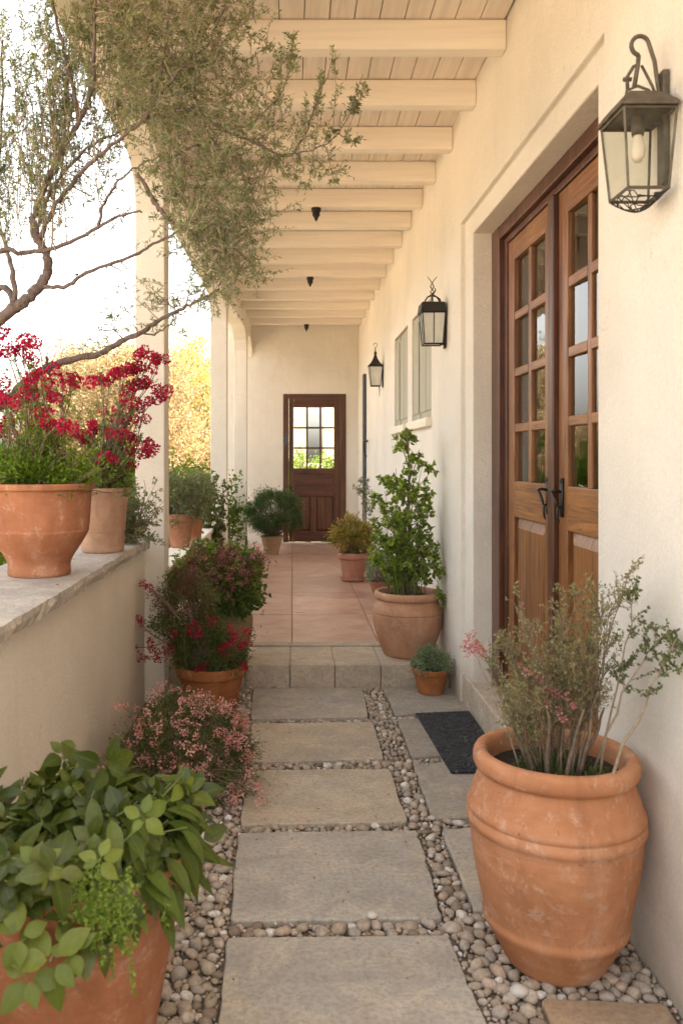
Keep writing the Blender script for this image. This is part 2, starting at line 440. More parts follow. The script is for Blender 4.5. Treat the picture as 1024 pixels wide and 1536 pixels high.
M['dirt'] = simple('gravel_bed', (.18, .145, .108), 1, 0, 80, .5, 1)
M['lawn'] = simple('dry_ground', (.43, .335, .225), 1, 0, 3, .4, .6)
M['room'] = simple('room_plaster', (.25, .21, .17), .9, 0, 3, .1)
M['curtain'] = simple('curtain_linen', (.55, .50, .43), .9, 0, 60, .08)
M['roof'] = simple('roof_edge', (.55, .46, .36), .85, 0, 10, .2)
M['twig'] = simple('twig_bark', (.20, .145, .10), .9, 0, 50, .35, .3)
M['twigpale'] = simple('pale_twig', (.30, .235, .165), .9, 0, 50, .3, .3)
M['bark'] = simple('tree_bark', (.135, .098, .082), .9, 0, 35, .45, .8)
M['greenstem'] = simple('green_stem', (.14, .17, .04), .7, 0, 30, .2)

def glass(name, tint=(1,1,1), ior=1.5, extra=0.0, rough=0.0):
    m = bpy.data.materials.new(name); m.use_nodes = True; nt = m.node_tree; nt.nodes.clear()
    out = nd(nt, 'ShaderNodeOutputMaterial'); tr = nd(nt, 'ShaderNodeBsdfTransparent'); tr.inputs[0].default_value = tint+(1,)
    gl = nd(nt, 'ShaderNodeBsdfGlossy'); gl.inputs['Roughness'].default_value = rough
    fr = nd(nt, 'ShaderNodeFresnel'); fr.inputs['IOR'].default_value = ior
    ad = nd(nt, 'ShaderNodeMath', operation='ADD', use_clamp=True); ad.inputs[1].default_value = extra
    mxs = nd(nt, 'ShaderNodeMixShader')
    gb = nd(nt, 'ShaderNodeNewGeometry'); iv = nd(nt, 'ShaderNodeMath', operation='SUBTRACT'); iv.inputs[0].default_value = 1; nt.links.new(gb.outputs['Backfacing'], iv.inputs[1])
    mb_ = nd(nt, 'ShaderNodeMath', operation='MULTIPLY'); nt.links.new(ad.outputs[0], mb_.inputs[0]); nt.links.new(iv.outputs[0], mb_.inputs[1])
    nt.links.new(fr.outputs[0], ad.inputs[0]); nt.links.new(mb_.outputs[0], mxs.inputs[0])
    nt.links.new(tr.outputs[0], mxs.inputs[1]); nt.links.new(gl.outputs[0], mxs.inputs[2]); nt.links.new(mxs.outputs[0], out.inputs[0])
    # slight waviness of old glass
    v = coords(nt); b = bump(nt, noise(nt, v, 5, 2), .06, .01); nt.links.new(b, gl.inputs['Normal'])
    return m
M['glass'] = glass('door_glass', (.80, .84, .82), 1.9, .05)
M['glass_clear'] = glass('lantern_glass', (.93, .94, .92), 1.45)
def frosted():
    m, nt, p = newmat('frosted_glass'); p.inputs['Base Color'].default_value = c4(.72, .73, .66)
    p.inputs['Roughness'].default_value = .35; p.inputs['Transmission Weight'].default_value = .25
    n = noise(nt, coords(nt, (1, 1, .4)), 22, 4); nt.links.new(ramp(nt, n, [(.3, c4(.62, .63, .55)), (.7, c4(.82, .82, .76))]), p.inputs['Base Color'])
    return m
M['frosted'] = frosted()
def bulbmat():
    m, nt, p = newmat('bulb_glass'); p.inputs['Base Color'].default_value = c4(.85, .76, .64); p.inputs['Roughness'].default_value = .25
    p.inputs['Transmission Weight'].default_value = .3; return m
M['bulb'] = bulbmat()

def leafmat(name, cols, transl=.35, rough=.5, tcol=None, rib=False):
    m, nt, p = newmat(name); nt.nodes.remove(p)
    out = [n for n in nt.nodes if n.type == 'OUTPUT_MATERIAL'][0]
    ge = nd(nt, 'ShaderNodeNewGeometry')
    n = noise(nt, coords(nt), 5, 3)
    ad = nd(nt, 'ShaderNodeMath', operation='MULTIPLY_ADD'); ad.inputs[1].default_value = .6
    sb = nd(nt, 'ShaderNodeMath', operation='MULTIPLY_ADD'); sb.inputs[1].default_value = 1.0; sb.inputs[2].default_value = -.3
    nt.links.new(n, sb.inputs[0]); nt.links.new(ge.outputs['Random Per Island'], ad.inputs[0]); nt.links.new(sb.outputs[0], ad.inputs[2])
    k = len(cols); c = ramp(nt, ad.outputs[0], [(i/(k-1), tuple(cc)+(1,)) for i, cc in enumerate(cols)])
    di = nd(nt, 'ShaderNodeBsdfPrincipled'); di.inputs['Roughness'].default_value = rough
    if rib:
        ra = nd(nt, 'ShaderNodeAttribute'); ra.attribute_name = 'rib'
        c = mix(nt, ramp(nt, ra.outputs['Fac'], [(0, g(.3)), (.05, g(.2)), (.10, g(0)), (.9, g(0)), (1, g(.06))]), c, c4(.20, .24, .08))
        wn = noise(nt, coords(nt), 90, 4); c = mix(nt, ramp(nt, wn, [(.4, g(0)), (.7, g(.35))]), c, (cols[0][0], cols[0][1], cols[0][2], 1))
    di.inputs['Specular IOR Level'].default_value = .35
    nt.links.new(c, di.inputs['Base Color'])
    t = nd(nt, 'ShaderNodeBsdfTranslucent')
    tm = mix(nt, 1.0, c, c4(1.35, 1.45, .6) if tcol is None else tcol, 'MULTIPLY'); nt.links.new(tm, t.inputs[0])
    ms = nd(nt, 'ShaderNodeMixShader'); ms.inputs[0].default_value = transl
    nt.links.new(di.outputs[0], ms.inputs[1]); nt.links.new(t.outputs[0], ms.inputs[2]); nt.links.new(ms.outputs[0], out.inputs[0])
    return m
M['l_olive'] = leafmat('leaf_tree', [(.05, .06, .028), (.12, .14, .072), (.235, .26, .145), (.46, .47, .30)], .45)
M['l_broad'] = leafmat('leaf_broad', [(0.025, 0.040, 0.006), (0.051, 0.072, 0.010), (0.088, 0.108, 0.015), (0.158, 0.161, 0.024)], .25, .42, rib=True)
M['l_limeb'] = leafmat('leaf_lime_broad', [(0.095, 0.134, 0.019), (0.163, 0.202, 0.028), (0.258, 0.267, 0.048)], .35, .45, rib=True)
M['l_lime'] = leafmat('leaf_lime', [(.12, .20, .025), (.20, .28, .04), (.30, .36, .06)], .4, .45)
M['l_green'] = leafmat('leaf_green', [(0.040, 0.073, 0.013), (0.079, 0.126, 0.024), (0.145, 0.198, 0.040), (0.264, 0.317, 0.073)], .38)
M['l_arch'] = leafmat('leaf_arch', [(0.046, 0.069, 0.009), (0.083, 0.117, 0.016), (0.151, 0.178, 0.024)], .3, .42, rib=True)
M['l_urn'] = leafmat('leaf_urn', [(0.076, 0.130, 0.020), (0.145, 0.211, 0.036), (0.256, 0.325, 0.065), (0.444, 0.488, 0.130)], .4)
M['l_jar'] = leafmat('leaf_jar', [(.06, .075, .03), (.11, .135, .05), (.18, .21, .08)], .35)
M['l_bright'] = leafmat('leaf_bright', [(0.066, 0.121, 0.013), (0.143, 0.220, 0.022), (0.264, 0.330, 0.033)], .4)
M['l_dark'] = leafmat('leaf_dark', [(0.034, 0.053, 0.015), (0.070, 0.098, 0.026), (0.133, 0.158, 0.045), (0.204, 0.224, 0.075)], .3)
M['l_silver'] = leafmat('leaf_silver', [(0.110, 0.154, 0.083), (0.209, 0.264, 0.165), (0.374, 0.429, 0.308)], .3)
M['l_grey'] = leafmat('leaf_grey', [(0.090, 0.105, 0.053), (0.165, 0.188, 0.098), (0.270, 0.285, 0.165)], .3)
M['l_pine'] = leafmat('leaf_pine', [(0.036, 0.066, 0.024), (0.079, 0.127, 0.050), (0.157, 0.209, 0.094)], .3)
M['l_gold'] = leafmat('leaf_gold', [(.07, .055, .022), (.15, .115, .05), (.27, .205, .10), (.42, .34, .21)], .4, tcol=c4(1.1, 1.0, .85))
M['l_dry'] = leafmat('leaf_dry', [(0.115, 0.115, 0.047), (0.192, 0.189, 0.081), (0.282, 0.257, 0.135), (0.333, 0.230, 0.149)], .3)
M['l_rusty'] = leafmat('leaf_rust', [(0.112, 0.136, 0.032), (0.224, 0.208, 0.048), (0.384, 0.272, 0.080), (0.448, 0.224, 0.096)], .35)
M['l_redbush'] = leafmat('leaf_redbush', [(.06, .075, .022), (.13, .105, .045), (.19, .06, .055), (.34, .19, .16)], .25, tcol=c4(1.3, .9, .8))
M['f_red'] = leafmat('petal_red', [(.18, .003, .02), (.36, .006, .04), (.52, .014, .08), (.68, .05, .14)], .3, .6, tcol=c4(1.3, .8, .8))
M['f_crim'] = leafmat('petal_crimson', [(.22, .01, .025), (.36, .02, .05), (.50, .05, .11)], .3, .6, tcol=c4(1.3, .8, .8))
M['f_pink'] = leafmat('petal_pink', [(.55, .16, .16), (.70, .36, .32), (.80, .58, .50)], .3, .6, tcol=c4(1.1, .95, .95))
M['f_dusty'] = leafmat('petal_dusty', [(.32, .06, .08), (.48, .17, .17), (.68, .45, .40)], .3, .6, tcol=c4(1.1, .95, .95))
def pebmat():
    m, nt, p = newmat('pebble'); ge = nd(nt, 'ShaderNodeNewGeometry')
    c = ramp(nt, ge.outputs['Random Per Island'], [(0, c4(.20, .15, .105)), (.2, c4(.34, .27, .20)), (.45, c4(.43, .36, .28)), (.6, c4(.34, .30, .26)), (.75, c4(.52, .45, .37)), (.88, c4(.42, .29, .20)), (.93, c4(.66, .62, .56)), (1, c4(.74, .71, .66))])
    n = noise(nt, coords(nt), 70, 5, .65); c = mix(nt, ramp(nt, n, [(.35, g(.55)), (.65, g(0))]), c, c4(.14, .11, .08))
    c = mix(nt, 1.0, c, g(1.16), 'MULTIPLY')
    nt.links.new(c, p.inputs['Base Color']); p.inputs['Roughness'].default_value = .75
    nt.links.new(bump(nt, n, .3, .003), p.inputs['Normal']); return m
M['pebble'] = pebmat()
def matmat():
    m, nt, p = newmat('rubber_mat'); v = coords(nt, (1, 1, 1))
    wv = nd(nt, 'ShaderNodeTexNoise'); wv.inputs['Scale'].default_value = 9; wv.inputs['Detail'].default_value = 1.5; wv.inputs['Distortion'].default_value = 2.2
    nt.links.new(v, wv.inputs['Vector'])
    mu = nd(nt, 'ShaderNodeMath', operation='MULTIPLY'); mu.inputs[1].default_value = 55; nt.links.new(wv.outputs['Fac'], mu.inputs[0])
    si = nd(nt, 'ShaderNodeMath', operation='SINE'); nt.links.new(mu.outputs[0], si.inputs[0])
    c = ramp(nt, si.outputs[0], [(.35, c4(.005, .007, .011)), (.8, c4(.065, .075, .095))])
    nt.links.new(c, p.inputs['Base Color']); p.inputs['Roughness'].default_value = .65
    nt.links.new(bump(nt, si.outputs[0], .8, .006), p.inputs['Normal']); return m
M['mat'] = matmat()

# ------------------------------------------------------------------ setting: ground
def struct(o): o['kind'] = 'structure'; return o
mb = MB(); mb.add([(-140,-40,-.06),(140,-40,-.06),(140,220,-.06),(-140,220,-.06)], [(0,1,2,3)])
struct(mb.build('ground', M['lawn']))
mb = MB(); mb.box(-1.3, 1.25, .2, 5.28, -.2, -.022)
struct(mb.build('gravel_bed', M['dirt']))
STEP_Y0, STEP_Y1, TZ, WALLY = 5.28, 5.78, .14, 12.6
# terrace: core, grout bed, tiles, stone step
mb = MB(); mb.box(-1.0, .998, STEP_Y0+.03, WALLY+.15, -.1, TZ-.012)
struct(mb.build('terrace', M['grout']))
mb = MB(); rg = np.random.default_rng(4)
ys = [5.90, 6.95, 8.05, 9.15, 10.25, 11.35, 12.45, 12.598]
xs = [-.98, -.61, -.0, .61, .995]
for i in range(len(xs)-1):
    for j in range(len(ys)-1):
        mb.box(xs[i]+.004, xs[i+1]-.004, ys[j]+.004, ys[j+1]-.004, TZ-.02, TZ+rg.uniform(-.0008, .0008))
struct(mb.build('terrace_tiles', M['tile'], bevel=.002))
mb = MB(); xs2 = [-.98, -.60, -.30, -.014, .272, .562, .80, .996]
for i in range(len(xs2)-1):
    mb.box(xs2[i]+.002, xs2[i+1]-.002, STEP_Y0, STEP_Y1, -.05, TZ-.004+rg.uniform(-.001, .001))
mb2 = MB(); mb2.box(-.98, .995, STEP_Y1+.004, 5.897, .05, TZ+.006)
struct(mb.build('stone_step', M['step'], bevel=.008, seg=3))
struct(mb2.build('step_edging', M['step'], bevel=.004))

# stepping stones
def slab(name, px, label, mat='slab', seed=0, group='stepping stones of the gravel path'):
    pts = [gnd(*q) for q in px]
    rg = np.random.default_rng(seed); out = []
    n = len(pts)
    c = sum(pts, Vector())/n
    for i in range(n):     # gently uneven riven edges with rounded corners
        a, b, d = pts[i-1], pts[i], pts[(i+1) % n]
        r = .02
        p0 = b+(a-b).normalized()*r; p1 = b+(d-b).normalized()*r
        out += [p0, b+((p0+p1)/2-b)*.45, p1]
        L = (d-b).length; m = max(3, int(L/.028)); nrm = Vector((-(d-b).y, (d-b).x, 0)).normalized(); e_ = 0
        for k in range(1, m):
            e_ = .7*e_+rg.normal(0, .0016); out.append(b+(d-b)*(k/m)+nrm*(e_-(.006 if rg.uniform() < .05 else 0)))
    o = thing(name, (c.x, c.y, -.05), label, 'stepping stone', group)
    mb = MB(); mb.prism([(p.x, p.y) for p in out], -.055, rg.uniform(-.002, .001))
    # keep top dense enough for bevel only
    ob = mb.build(name, M[mat], None, bevel=.007, seg=3)
    bpy.data.objects.remove(o)
    me = ob.data; off = Vector((c.x, c.y, -.05))
    for v in me.vertices: v.co -= off
    ob.location = off
    tag(ob, label, 'stepping stone', group); return ob
L = slab
L('stepping_stone', [(340,1405),(672,1401),(755,1590),(322,1590)], 'big grey slab nearest the camera, cut by the bottom edge of the photo', 'slab_grey', seed=1)
L('stepping_stone', [(357,1248),(626,1244),(664,1376),(346,1380)], 'grey slab second from the camera in the wide left row of slabs', 'slab_grey', seed=2)
L('stepping_stone', [(372,1154),(584,1152),(611,1231),(361,1236)], 'beige slab in the middle of the wide left row, a pink flower hanging over it', seed=3)
L('stepping_stone', [(377,1084),(560,1082),(576,1137),(374,1142)], 'beige slab second from the stone step in the wide left row', seed=4)
L('stepping_stone', [(380,1032),(543,1031),(552,1075),(377,1078)], 'slab touching the stone step in the wide left row of slabs', 'slab_grey', seed=5)
L('stepping_stone', [(574,1031),(694,1031),(712,1063),(592,1073)], 'slab under the small silver plant pot beside the stone step', 'slab_grey', seed=6)
L('stepping_stone', [(595,1079),(718,1070),(748,1125),(618,1136)], 'slab mostly hidden under the black door mat', 'slab_grey', seed=7)
L('stepping_stone', [(619,1145),(752,1135),(790,1215),(649,1228)], 'slab beneath the front end of the black door mat', 'slab_grey', seed=8)
L('stepping_stone', [(662,1243),(800,1236),(860,1350),(711,1366)], 'slab half hidden behind the left side of the huge terracotta jar', 'slab_grey', seed=9)
L('stepping_stone', [(809,1495),(998,1503),(1060,1600),(850,1600)], 'tan brown slab in the bottom right corner in front of the huge jar', 'slab_tan', seed=10)

# pebbles
def ico(sub):
    b = bmesh.new(); bmesh.ops.create_icosphere(b, subdivisions=sub, radius=1)
    V = np.array([tuple(v.co) for v in b.verts]); Fc = [tuple(v.index for v in f.verts) for f in b.faces]; b.free(); return V, Fc
slab_polys = [[gnd(*q) for q in s] for s in (
 [(340,1405),(672,1401),(755,1590),(322,1590)],[(357,1248),(626,1244),(664,1376),(346,1380)],[(372,1154),(584,1152),(611,1231),(361,1236)],
 [(377,1084),(560,1082),(576,1137),(374,1142)],[(380,1032),(543,1031),(552,1075),(377,1078)],[(574,1031),(694,1031),(712,1063),(592,1073)],
 [(595,1079),(718,1070),(748,1125),(618,1136)],[(619,1145),(752,1135),(790,1215),(649,1228)],[(662,1243),(800,1236),(860,1350),(711,1366)],
 [(809,1495),(998,1503),(1060,1600),(850,1600)])]
def sdist(x, y):
    best = 9
    for P in slab_polys:
        m = -9
        for i in range(4):
            a, b = P[i], P[(i+1) % 4]; d = b-a; L_ = math.hypot(d.x, d.y)
            # orientation: image order TL,TR,BR,BL -> clockwise in world
            s = (d.y*(x-a.x)-d.x*(y-a.y))/L_
            m = max(m, -s)
        best = min(best, m)
    return best
def pebbles():
    rg = np.random.default_rng(11)
    I1, I2 = ico(1), ico(2)
    grid = {}; items = []
    def ok(x, y, r):
        ix, iy = int(x/.05), int(y/.05)
        for a in range(ix-1, ix+2):
            for b in range(iy-1, iy+2):
                for (u, v, q) in grid.get((a, b), ()):
                    if (u-x)**2+(v-y)**2 < (.86*(q+r))**2: return False
        return True
    for (r0, r1, n, edge) in ((.019, .025, 5000, .012), (.013, .019, 24000, .009), (.008, .013, 60000, .005), (.004, .008, 60000, .003)):
        for _ in range(n):
            y = 1.7+3.56*rg.uniform()**1.0; x = rg.uniform(-.87, 1.02)
            if y > 4.0 and r0 > .018: continue
            if x < -.36 and y > 3.9: continue
            r = rg.uniform(r0, r1)
            if x > 1.0+max(0, (5-y)*.008)-r*.9: continue
            d = sdist(x, y)
            if d < r*.82+.001: continue
            if y > STEP_Y0-r: continue
            if not ok(x, y, r): continue
            grid.setdefault((int(x/.05), int(y/.05)), []).append((x, y, r)); items.append((x, y, r))
    mb = MB()
    for (x, y, r) in items:
        V, Fc = I2 if (y < 3.0 and r > .012) else I1
        sc = np.array([rg.uniform(.95, 1.3), rg.uniform(.75, 1.0), rg.uniform(.55, .8)])*r*1.05
        Q = V*(1+.11*np.sin(V[:, [1, 2, 0]]*2.6+rg.uniform(0, 6, 3)))*(1+.06*np.sin(V[:, [2, 0, 1]]*5+rg.uniform(0, 6, 3)))*sc
        a = rg.uniform(0, 6.28); t = rg.normal(0, .25)
        R = np.array(Matrix.Rotation(a, 3, 'Z') @ Matrix.Rotation(t, 3, 'X'))
        mb.add(Q@R.T+np.array([x, y, -.016+rg.uniform(-.003, .006)+(.004 if r > .018 else 0)]), Fc)
    o = mb.build('pebbles', M['pebble'], smooth=True)
    tag(o, 'rounded beige and grey pebbles packed between the path slabs', 'pebbles', kind='stuff')
    return len(items)
print('pebbles', pebbles())
# the few big loose pale pebbles one can point at
def pebble_stone(px, py, r, label):
    V, Fc = ico(3); p = gnd(px, py); rg = np.random.default_rng(int(px))
    Q = V*(1+.07*np.sin(V[:, [1, 2, 0]]*2.6+rg.uniform(0, 6, 3)))*np.array([1.15, .95, .72])*r
    o = MB().add(Q, Fc).build('white_stone', M['palestone'], smooth=True); o.location = (p.x, p.y, r*.45)
    tag(o, label, 'stone', 'loose white stones on the gravel')
M['palestone'] = simple('pale_stone', (.56, .52, .46), .7, 0, 30, .15, .3)
pebble_stone(778, 1492, .021, 'round white stone in front of the huge jar near the tan slab')
pebble_stone(558, 1376, .016, 'small white stone between the two nearest big slabs')
pebble_stone(647, 1229, .013, 'small white stone where the long pebble strip crosses, beside the beige middle slab')

# ------------------------------------------------------------------ the house
house = thing('house', (1.2, 7, 0), 'cream stucco house with covered porch, exposed ceiling beams and brown wooden doors', 'house')
def dxw(y): return max(0, (5-y)*.008)
def cellwall():
    Y = [-3.0, 2.73, 2.86, 4.77, 4.96, 6.0, 6.98, 7.23, 8.17, WALLY+.3]
    Z = [-.1, 1.72, 2.6, 2.73, 2.84, 3.9]
    nY, nZ = len(Y)-1, len(Z)-1
    D = np.full((nY, nZ), 1.0)
    for i in range(1, 4):
        for k in range(0, 4): D[i, k] = 1.03
    for k in range(0, 3): D[2, k] = 1.42
    D[5, 1] = 1.055; D[7, 1] = 1.055
    hole = {(2, k) for k in range(3)}
    mb = MB()
    def q(*p): mb.add([(x+dxw(y), y, z) for (x, y, z) in p], [(0,1,2,3)])
    for i in range(nY):
        for k in range(nZ):
            x = D[i, k]; y0, y1, z0, z1 = Y[i], Y[i+1], Z[k], Z[k+1]
            if (i, k) not in hole: q((x,y0,z0),(x,y0,z1),(x,y1,z1),(x,y1,z0))
            if i+1 < nY and D[i+1, k] != x: q((x,y1,z0),(x,y1,z1),(D[i+1,k],y1,z1),(D[i+1,k],y1,z0))
            if k+1 < nZ and D[i, k+1] != x: q((x,y0,z1),(D[i,k+1],y0,z1),(D[i,k+1],y1,z1),(x,y1,z1))
    return mb
cellwall().build('wall', M['wall'], house, weld=True, bevel=.007)
# end wall with opening for back door
DX0, DX1, DZ1 = -.135, .815, 2.41
mb = MB(); y0, y1 = WALLY, WALLY+.25
mb.box(-1.0, DX0, y0, y1, .10, 3.9); mb.box(DX1, .999, y0, y1, .10, 3.9); mb.box(DX0, DX1, y0, y1, DZ1, 3.9)
mb.build('end_wall', M['wall'], house, weld=False)
# ceiling boards
CEIL = 3.515
mb = MB(); x = 1.0; bw = .118; rg = np.random.default_rng(6)
while x > -.74:
    mb.box(x-bw+.0035, x-.001, 1.3, WALLY-.002, CEIL+rg.uniform(-.001, .002), CEIL+.03); x -= bw
mb.build('ceiling_boards', M['board'], house)
mb = MB(); mb.box(-1.05, 1.05, 1.25, WALLY+.3, CEIL+.034, CEIL+.10); mb.build('roof_deck', M['gap'], house)
mb = MB(); mb.box(-.99, 7.0, 1.20, WALLY+.4, 3.63, 3.78); mb.box(1.45, 7.0, -3, 1.19, 3.63, 3.78); mb.build('roof', M['roof'], house)
BY = [1.44, 2.06, 2.68, 3.30, 3.92, 4.545, 5.19, 5.80, 6.39, 6.98, 7.58, 8.21, 8.86, 9.5, 10.13, 10.76, 11.4, 12.02]
for by in BY:
    b = MB(); xi = -.76+(max(by, 5)-5)*.0195; h = rg.uniform(-.003, .003)
    b.box(xi+.002, .999+dxw(by), by, by+.085, 3.372+h, CEIL-.003)
    b.build('beam', M['beam'], house, bevel=.006)
# left arcade
def xin(y):
    pts = [(1.3, -.764), (5.0, -.764), (9.06, -.71), (11.5, -.625), (12.6, -.60)]
    for (a, b), (c, d) in zip(pts, pts[1:]):
        if y <= c: return b+(d-b)*(y-a)/(c-a)
    return pts[-1][1]
cols = [(5.0, 5.18), (9.06, 9.22), (11.5, 11.67)]
def zlow(y):
    z = 3.2
    for (a, b) in cols+[(1.1, 1.3), (12.6, 12.7)]:
        for e, s in ((a, -1), (b, 1)):
            d = (y-e)*s; R = .38
            if -.2 <= d < R and not (s == 1 and y < a) and not (s == -1 and y > b):
                t = 1-max(d, 0)/R; z = min(z, 3.2-.27*(1-math.sqrt(max(0, 1-t*t))))
    return z
ysamp = sorted(set(np.round(np.arange(1.3, 12.6, .05), 3).tolist()+[12.597]+[v for c in cols for v in c]))
mb = MB(); V = []; 
for y in ysamp:
    xi = xin(y)-.004; xo = xi-.168; z = zlow(y)
    V += [(xo, y, z), (xi, y, z), (xi, y, CEIL-.002 if True else 0), (xo, y, 3.62)]
n = len(ysamp); fc = []
for k in range(n-1):
    for i in range(4):
        j = (i+1) % 4; fc.append((k*4+i, k*4+j, (k+1)*4+j, (k+1)*4+i))
fc += [(0,1,2,3), tuple((n-1)*4+i for i in (3,2,1,0))]
mb.add(V, fc).build('arcade_lintel', M['column'], house, weld=True)
for (a, b) in cols:
    xi = xin(a); m2 = MB(); m2.box(xi-.176, xi, a, b, -.05 if a < 9 else TZ-.05, 3.0)
    m2.build('column', M['column'], house, bevel=.006)

# back room so the doors are not see-through to the sky
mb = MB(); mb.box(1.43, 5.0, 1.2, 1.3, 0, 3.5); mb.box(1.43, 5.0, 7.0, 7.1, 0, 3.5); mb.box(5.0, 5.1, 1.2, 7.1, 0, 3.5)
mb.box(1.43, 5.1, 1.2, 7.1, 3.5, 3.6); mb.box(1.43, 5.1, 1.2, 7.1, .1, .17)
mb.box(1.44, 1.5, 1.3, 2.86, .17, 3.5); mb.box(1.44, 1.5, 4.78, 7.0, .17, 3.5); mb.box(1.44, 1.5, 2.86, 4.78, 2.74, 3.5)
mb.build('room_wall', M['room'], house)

# french doors
fd = part('french_door', house, 'pair of glazed brown wooden french doors set back in the wall')
SX = 1.155; SZ = .17
def bx(mb, x0, x1, y0, y1, z0, z1): mb.box(x0, x1, y0, y1, z0, z1)
fr = MB()
fr.box(SX-.015, SX+.12, 4.60, 4.77, SZ, 2.728); fr.box(SX-.015, SX+.12, 2.86, 2.93, SZ, 2.728)
fr.box(SX-.012, SX+.12, 2.93, 4.60, 2.655, 2.728)
fr.build('door_frame', M['oakdark'], fd, bevel=.005)
fr = MB(); fr.box(SX+.012, SX+.06, 4.545, 4.598, SZ, 2.65); fr.box(SX+.012, SX+.06, 2.932, 2.955, SZ, 2.65); fr.box(SX+.014, SX+.06, 2.955, 4.545, 2.618, 2.653)
fr.build('door_stop', M['oakdark'], fd, bevel=.004)
fr = MB(); fr.box(SX-.005, SX+.07, 3.69, 3.765, SZ+.01, 2.617)
fr.build('astragal', M['oakdark'], fd, bevel=.008)
def leaf(y0, y1, tilt=0.0):
    X0, X1 = SX+.022, SX+.068; st = .115; mu = .045
    z0, z1 = SZ+.012, 2.615
    zr = [1.325, 1.605, 1.90, 2.20, 2.50]
    m = MB()
    m.box(X0, X1, y0, y0+st, z0, z1); m.box(X0, X1, y1-st, y1, z0, z1)
    a, b = y0+st+.0005, y1-st-.0005
    m2 = MB()
    m2.box(X0+.001, X1, a, b, zr[-1], z1); m2.box(X0+.001, X1, a, b, 1.135, zr[0]); m2.box(X0+.001, X1, a, b, z0, .38)
    mid = (a+b)/2
    m.box(X0+.006, X1-.004, mid-mu/2, mid+mu/2, zr[0], zr[-1])
    for z in zr[1:-1]:
        m2.box(X0+.004, X1-.006, a, mid-mu/2-.0005, z-.022, z+.022); m2.box(X0+.004, X1-.006, mid+mu/2+.0005, b, z-.022, z+.022)
    # raised panel
    p0, p1, q0, q1 = a, b, .38, 1.135; e = .055
    xb, xf = X0+.026, X0+.008
    m.add([(xb,p0,q0),(xb,p1,q0),(xb,p1,q1),(xb,p0,q1),(xf,p0+e,q0+e),(xf,p1-e,q0+e),(xf,p1-e,q1-e),(xf,p0+e,q1-e)],
          [(0,1,5,4),(1,2,6,5),(2,3,7,6),(3,0,4,7),(4,5,6,7)])
    m.add([(X1-.004,p0,q0),(X1-.004,p1,q0),(X1-.004,p1,q1),(X1-.004,p0,q1)], [(3,2,1,0)])
    build2('door_leaf', [(m, M['oak']), (m2, M['oakh'])], fd, bevel=.004)
    gm = MB()
    for (u0, u1) in ((a, mid-mu/2), (mid+mu/2, b)):
        for k in range(4):
            zz0 = zr[k]+(.022 if k else 0); zz1 = zr[k+1]-(.022 if k < 3 else 0)
            a_ = u0+.0006; b_ = u1-.0006; dl = math.tan(tilt)*(b_-a_)/2; xa, xb_ = X0+.024+dl, X0+.024-dl; q0, q1 = zz0+.0006, zz1-.0006
            gm.hexa([(xa,a_,q0),(xa+.004,a_,q0),(xb_+.004,b_,q0),(xb_,b_,q0),(xa,a_,q1),(xa+.004,a_,q1),(xb_+.004,b_,q1),(xb_,b_,q1)])
    gm.build('glass', M['glass'], fd)
leaf(3.77, 4.543, rad(.8)); leaf(2.957, 3.685, rad(3.2))
def handle(y):
    m = MB(); x = SX+.02
    m.box(x-.006, x, y-.018, y+.018, 1.19, 1.36)
    m.tube([(x-.004, y, 1.30), (x-.03, y, 1.305), (x-.045, y, 1.30)], .007, 8)
    m.tube([(x-.045, y, 1.30), (x-.048, y-.03, 1.285), (x-.045, y-.055, 1.262), (x-.04, y-.062, 1.235)], [.007, .007, .006, .004], 8)
    m.tube([(x-.008, y, 1.235), (x-.02, y, 1.225), (x-.02, y, 1.19), (x-.012, y+.004, 1.165)], [.005, .006, .005, .003], 8)
    for z in (1.205, 1.345): m.tube([(x-.006, y, z), (x-.011, y, z)], .005, 8)
    m.build('door_handle', M['iron'], fd, smooth=True)
handle(3.83); handle(3.63)
# threshold step
mb = MB()
ys3 = [2.73, 3.3, 3.9, 4.42, 4.955]
for a, b in zip(ys3, ys3[1:]): mb.box(1.012 if a > 2.8 else 1.035, 1.43, a+.001, b-.001, -.05, SZ-.004)
mb.build('door_step', M['sill_stone'], house, bevel=.008, seg=3)

# back door (mahogany, 3x3 panes)
bd = part('back_door', house, 'dark mahogany door with nine glass panes at the far end of the porch')
Yf = WALLY-.012
m = MB(); fw = .085
m.box(DX0+.001, DX0+fw, Yf, Yf+.12, TZ, DZ1-.001); m.box(DX1-fw, DX1-.001, Yf, Yf+.12, TZ, DZ1-.001)
m.build('door_frame', M['mahog'], bd, bevel=.005)
m = MB(); m.box(DX0+fw+.0005, DX1-fw-.0005, Yf+.001, Yf+.12, DZ1-.075, DZ1-.001); m.build('door_frame', M['mahogh'], bd, bevel=.005)
m = MB(); m.box(DX0-.03, DX1+.03, Yf-.09, Yf-.002, TZ+.001, TZ+.03); m.build('threshold', M['sill_stone'], bd, bevel=.006)
a, b = DX0+fw+.003, DX1-fw-.003; y0, y1 = Yf+.03, Yf+.075
zb, zt = TZ+.032, DZ1-.078
gx0, gx1, gz0, gz1 = a+.07, b-.095, 1.285, 2.205
m = MB(); m.box(a, gx0, y0, y1, zb, zt); m.box(gx1, b, y0, y1, zb, zt)
cx = (gx0+gx1)/2; m.box(cx-.045, cx+.045, y0+.001, y1, zb+.16, .86)
W = (gx1-gx0)
for k in (1, 2):
    xx = gx0+W*k/3; m.box(xx-.015, xx+.015, y0+.005, y1-.005, gz0, gz1)
mleaf = m
m = MB(); m.box(gx0+.0005, gx1-.0005, y0+.001, y1, gz1, zt); m.box(gx0+.0005, gx1-.0005, y0+.001, y1, .86, 1.02); m.box(gx0+.0005, gx1-.0005, y0+.001, y1, 1.20, gz0)
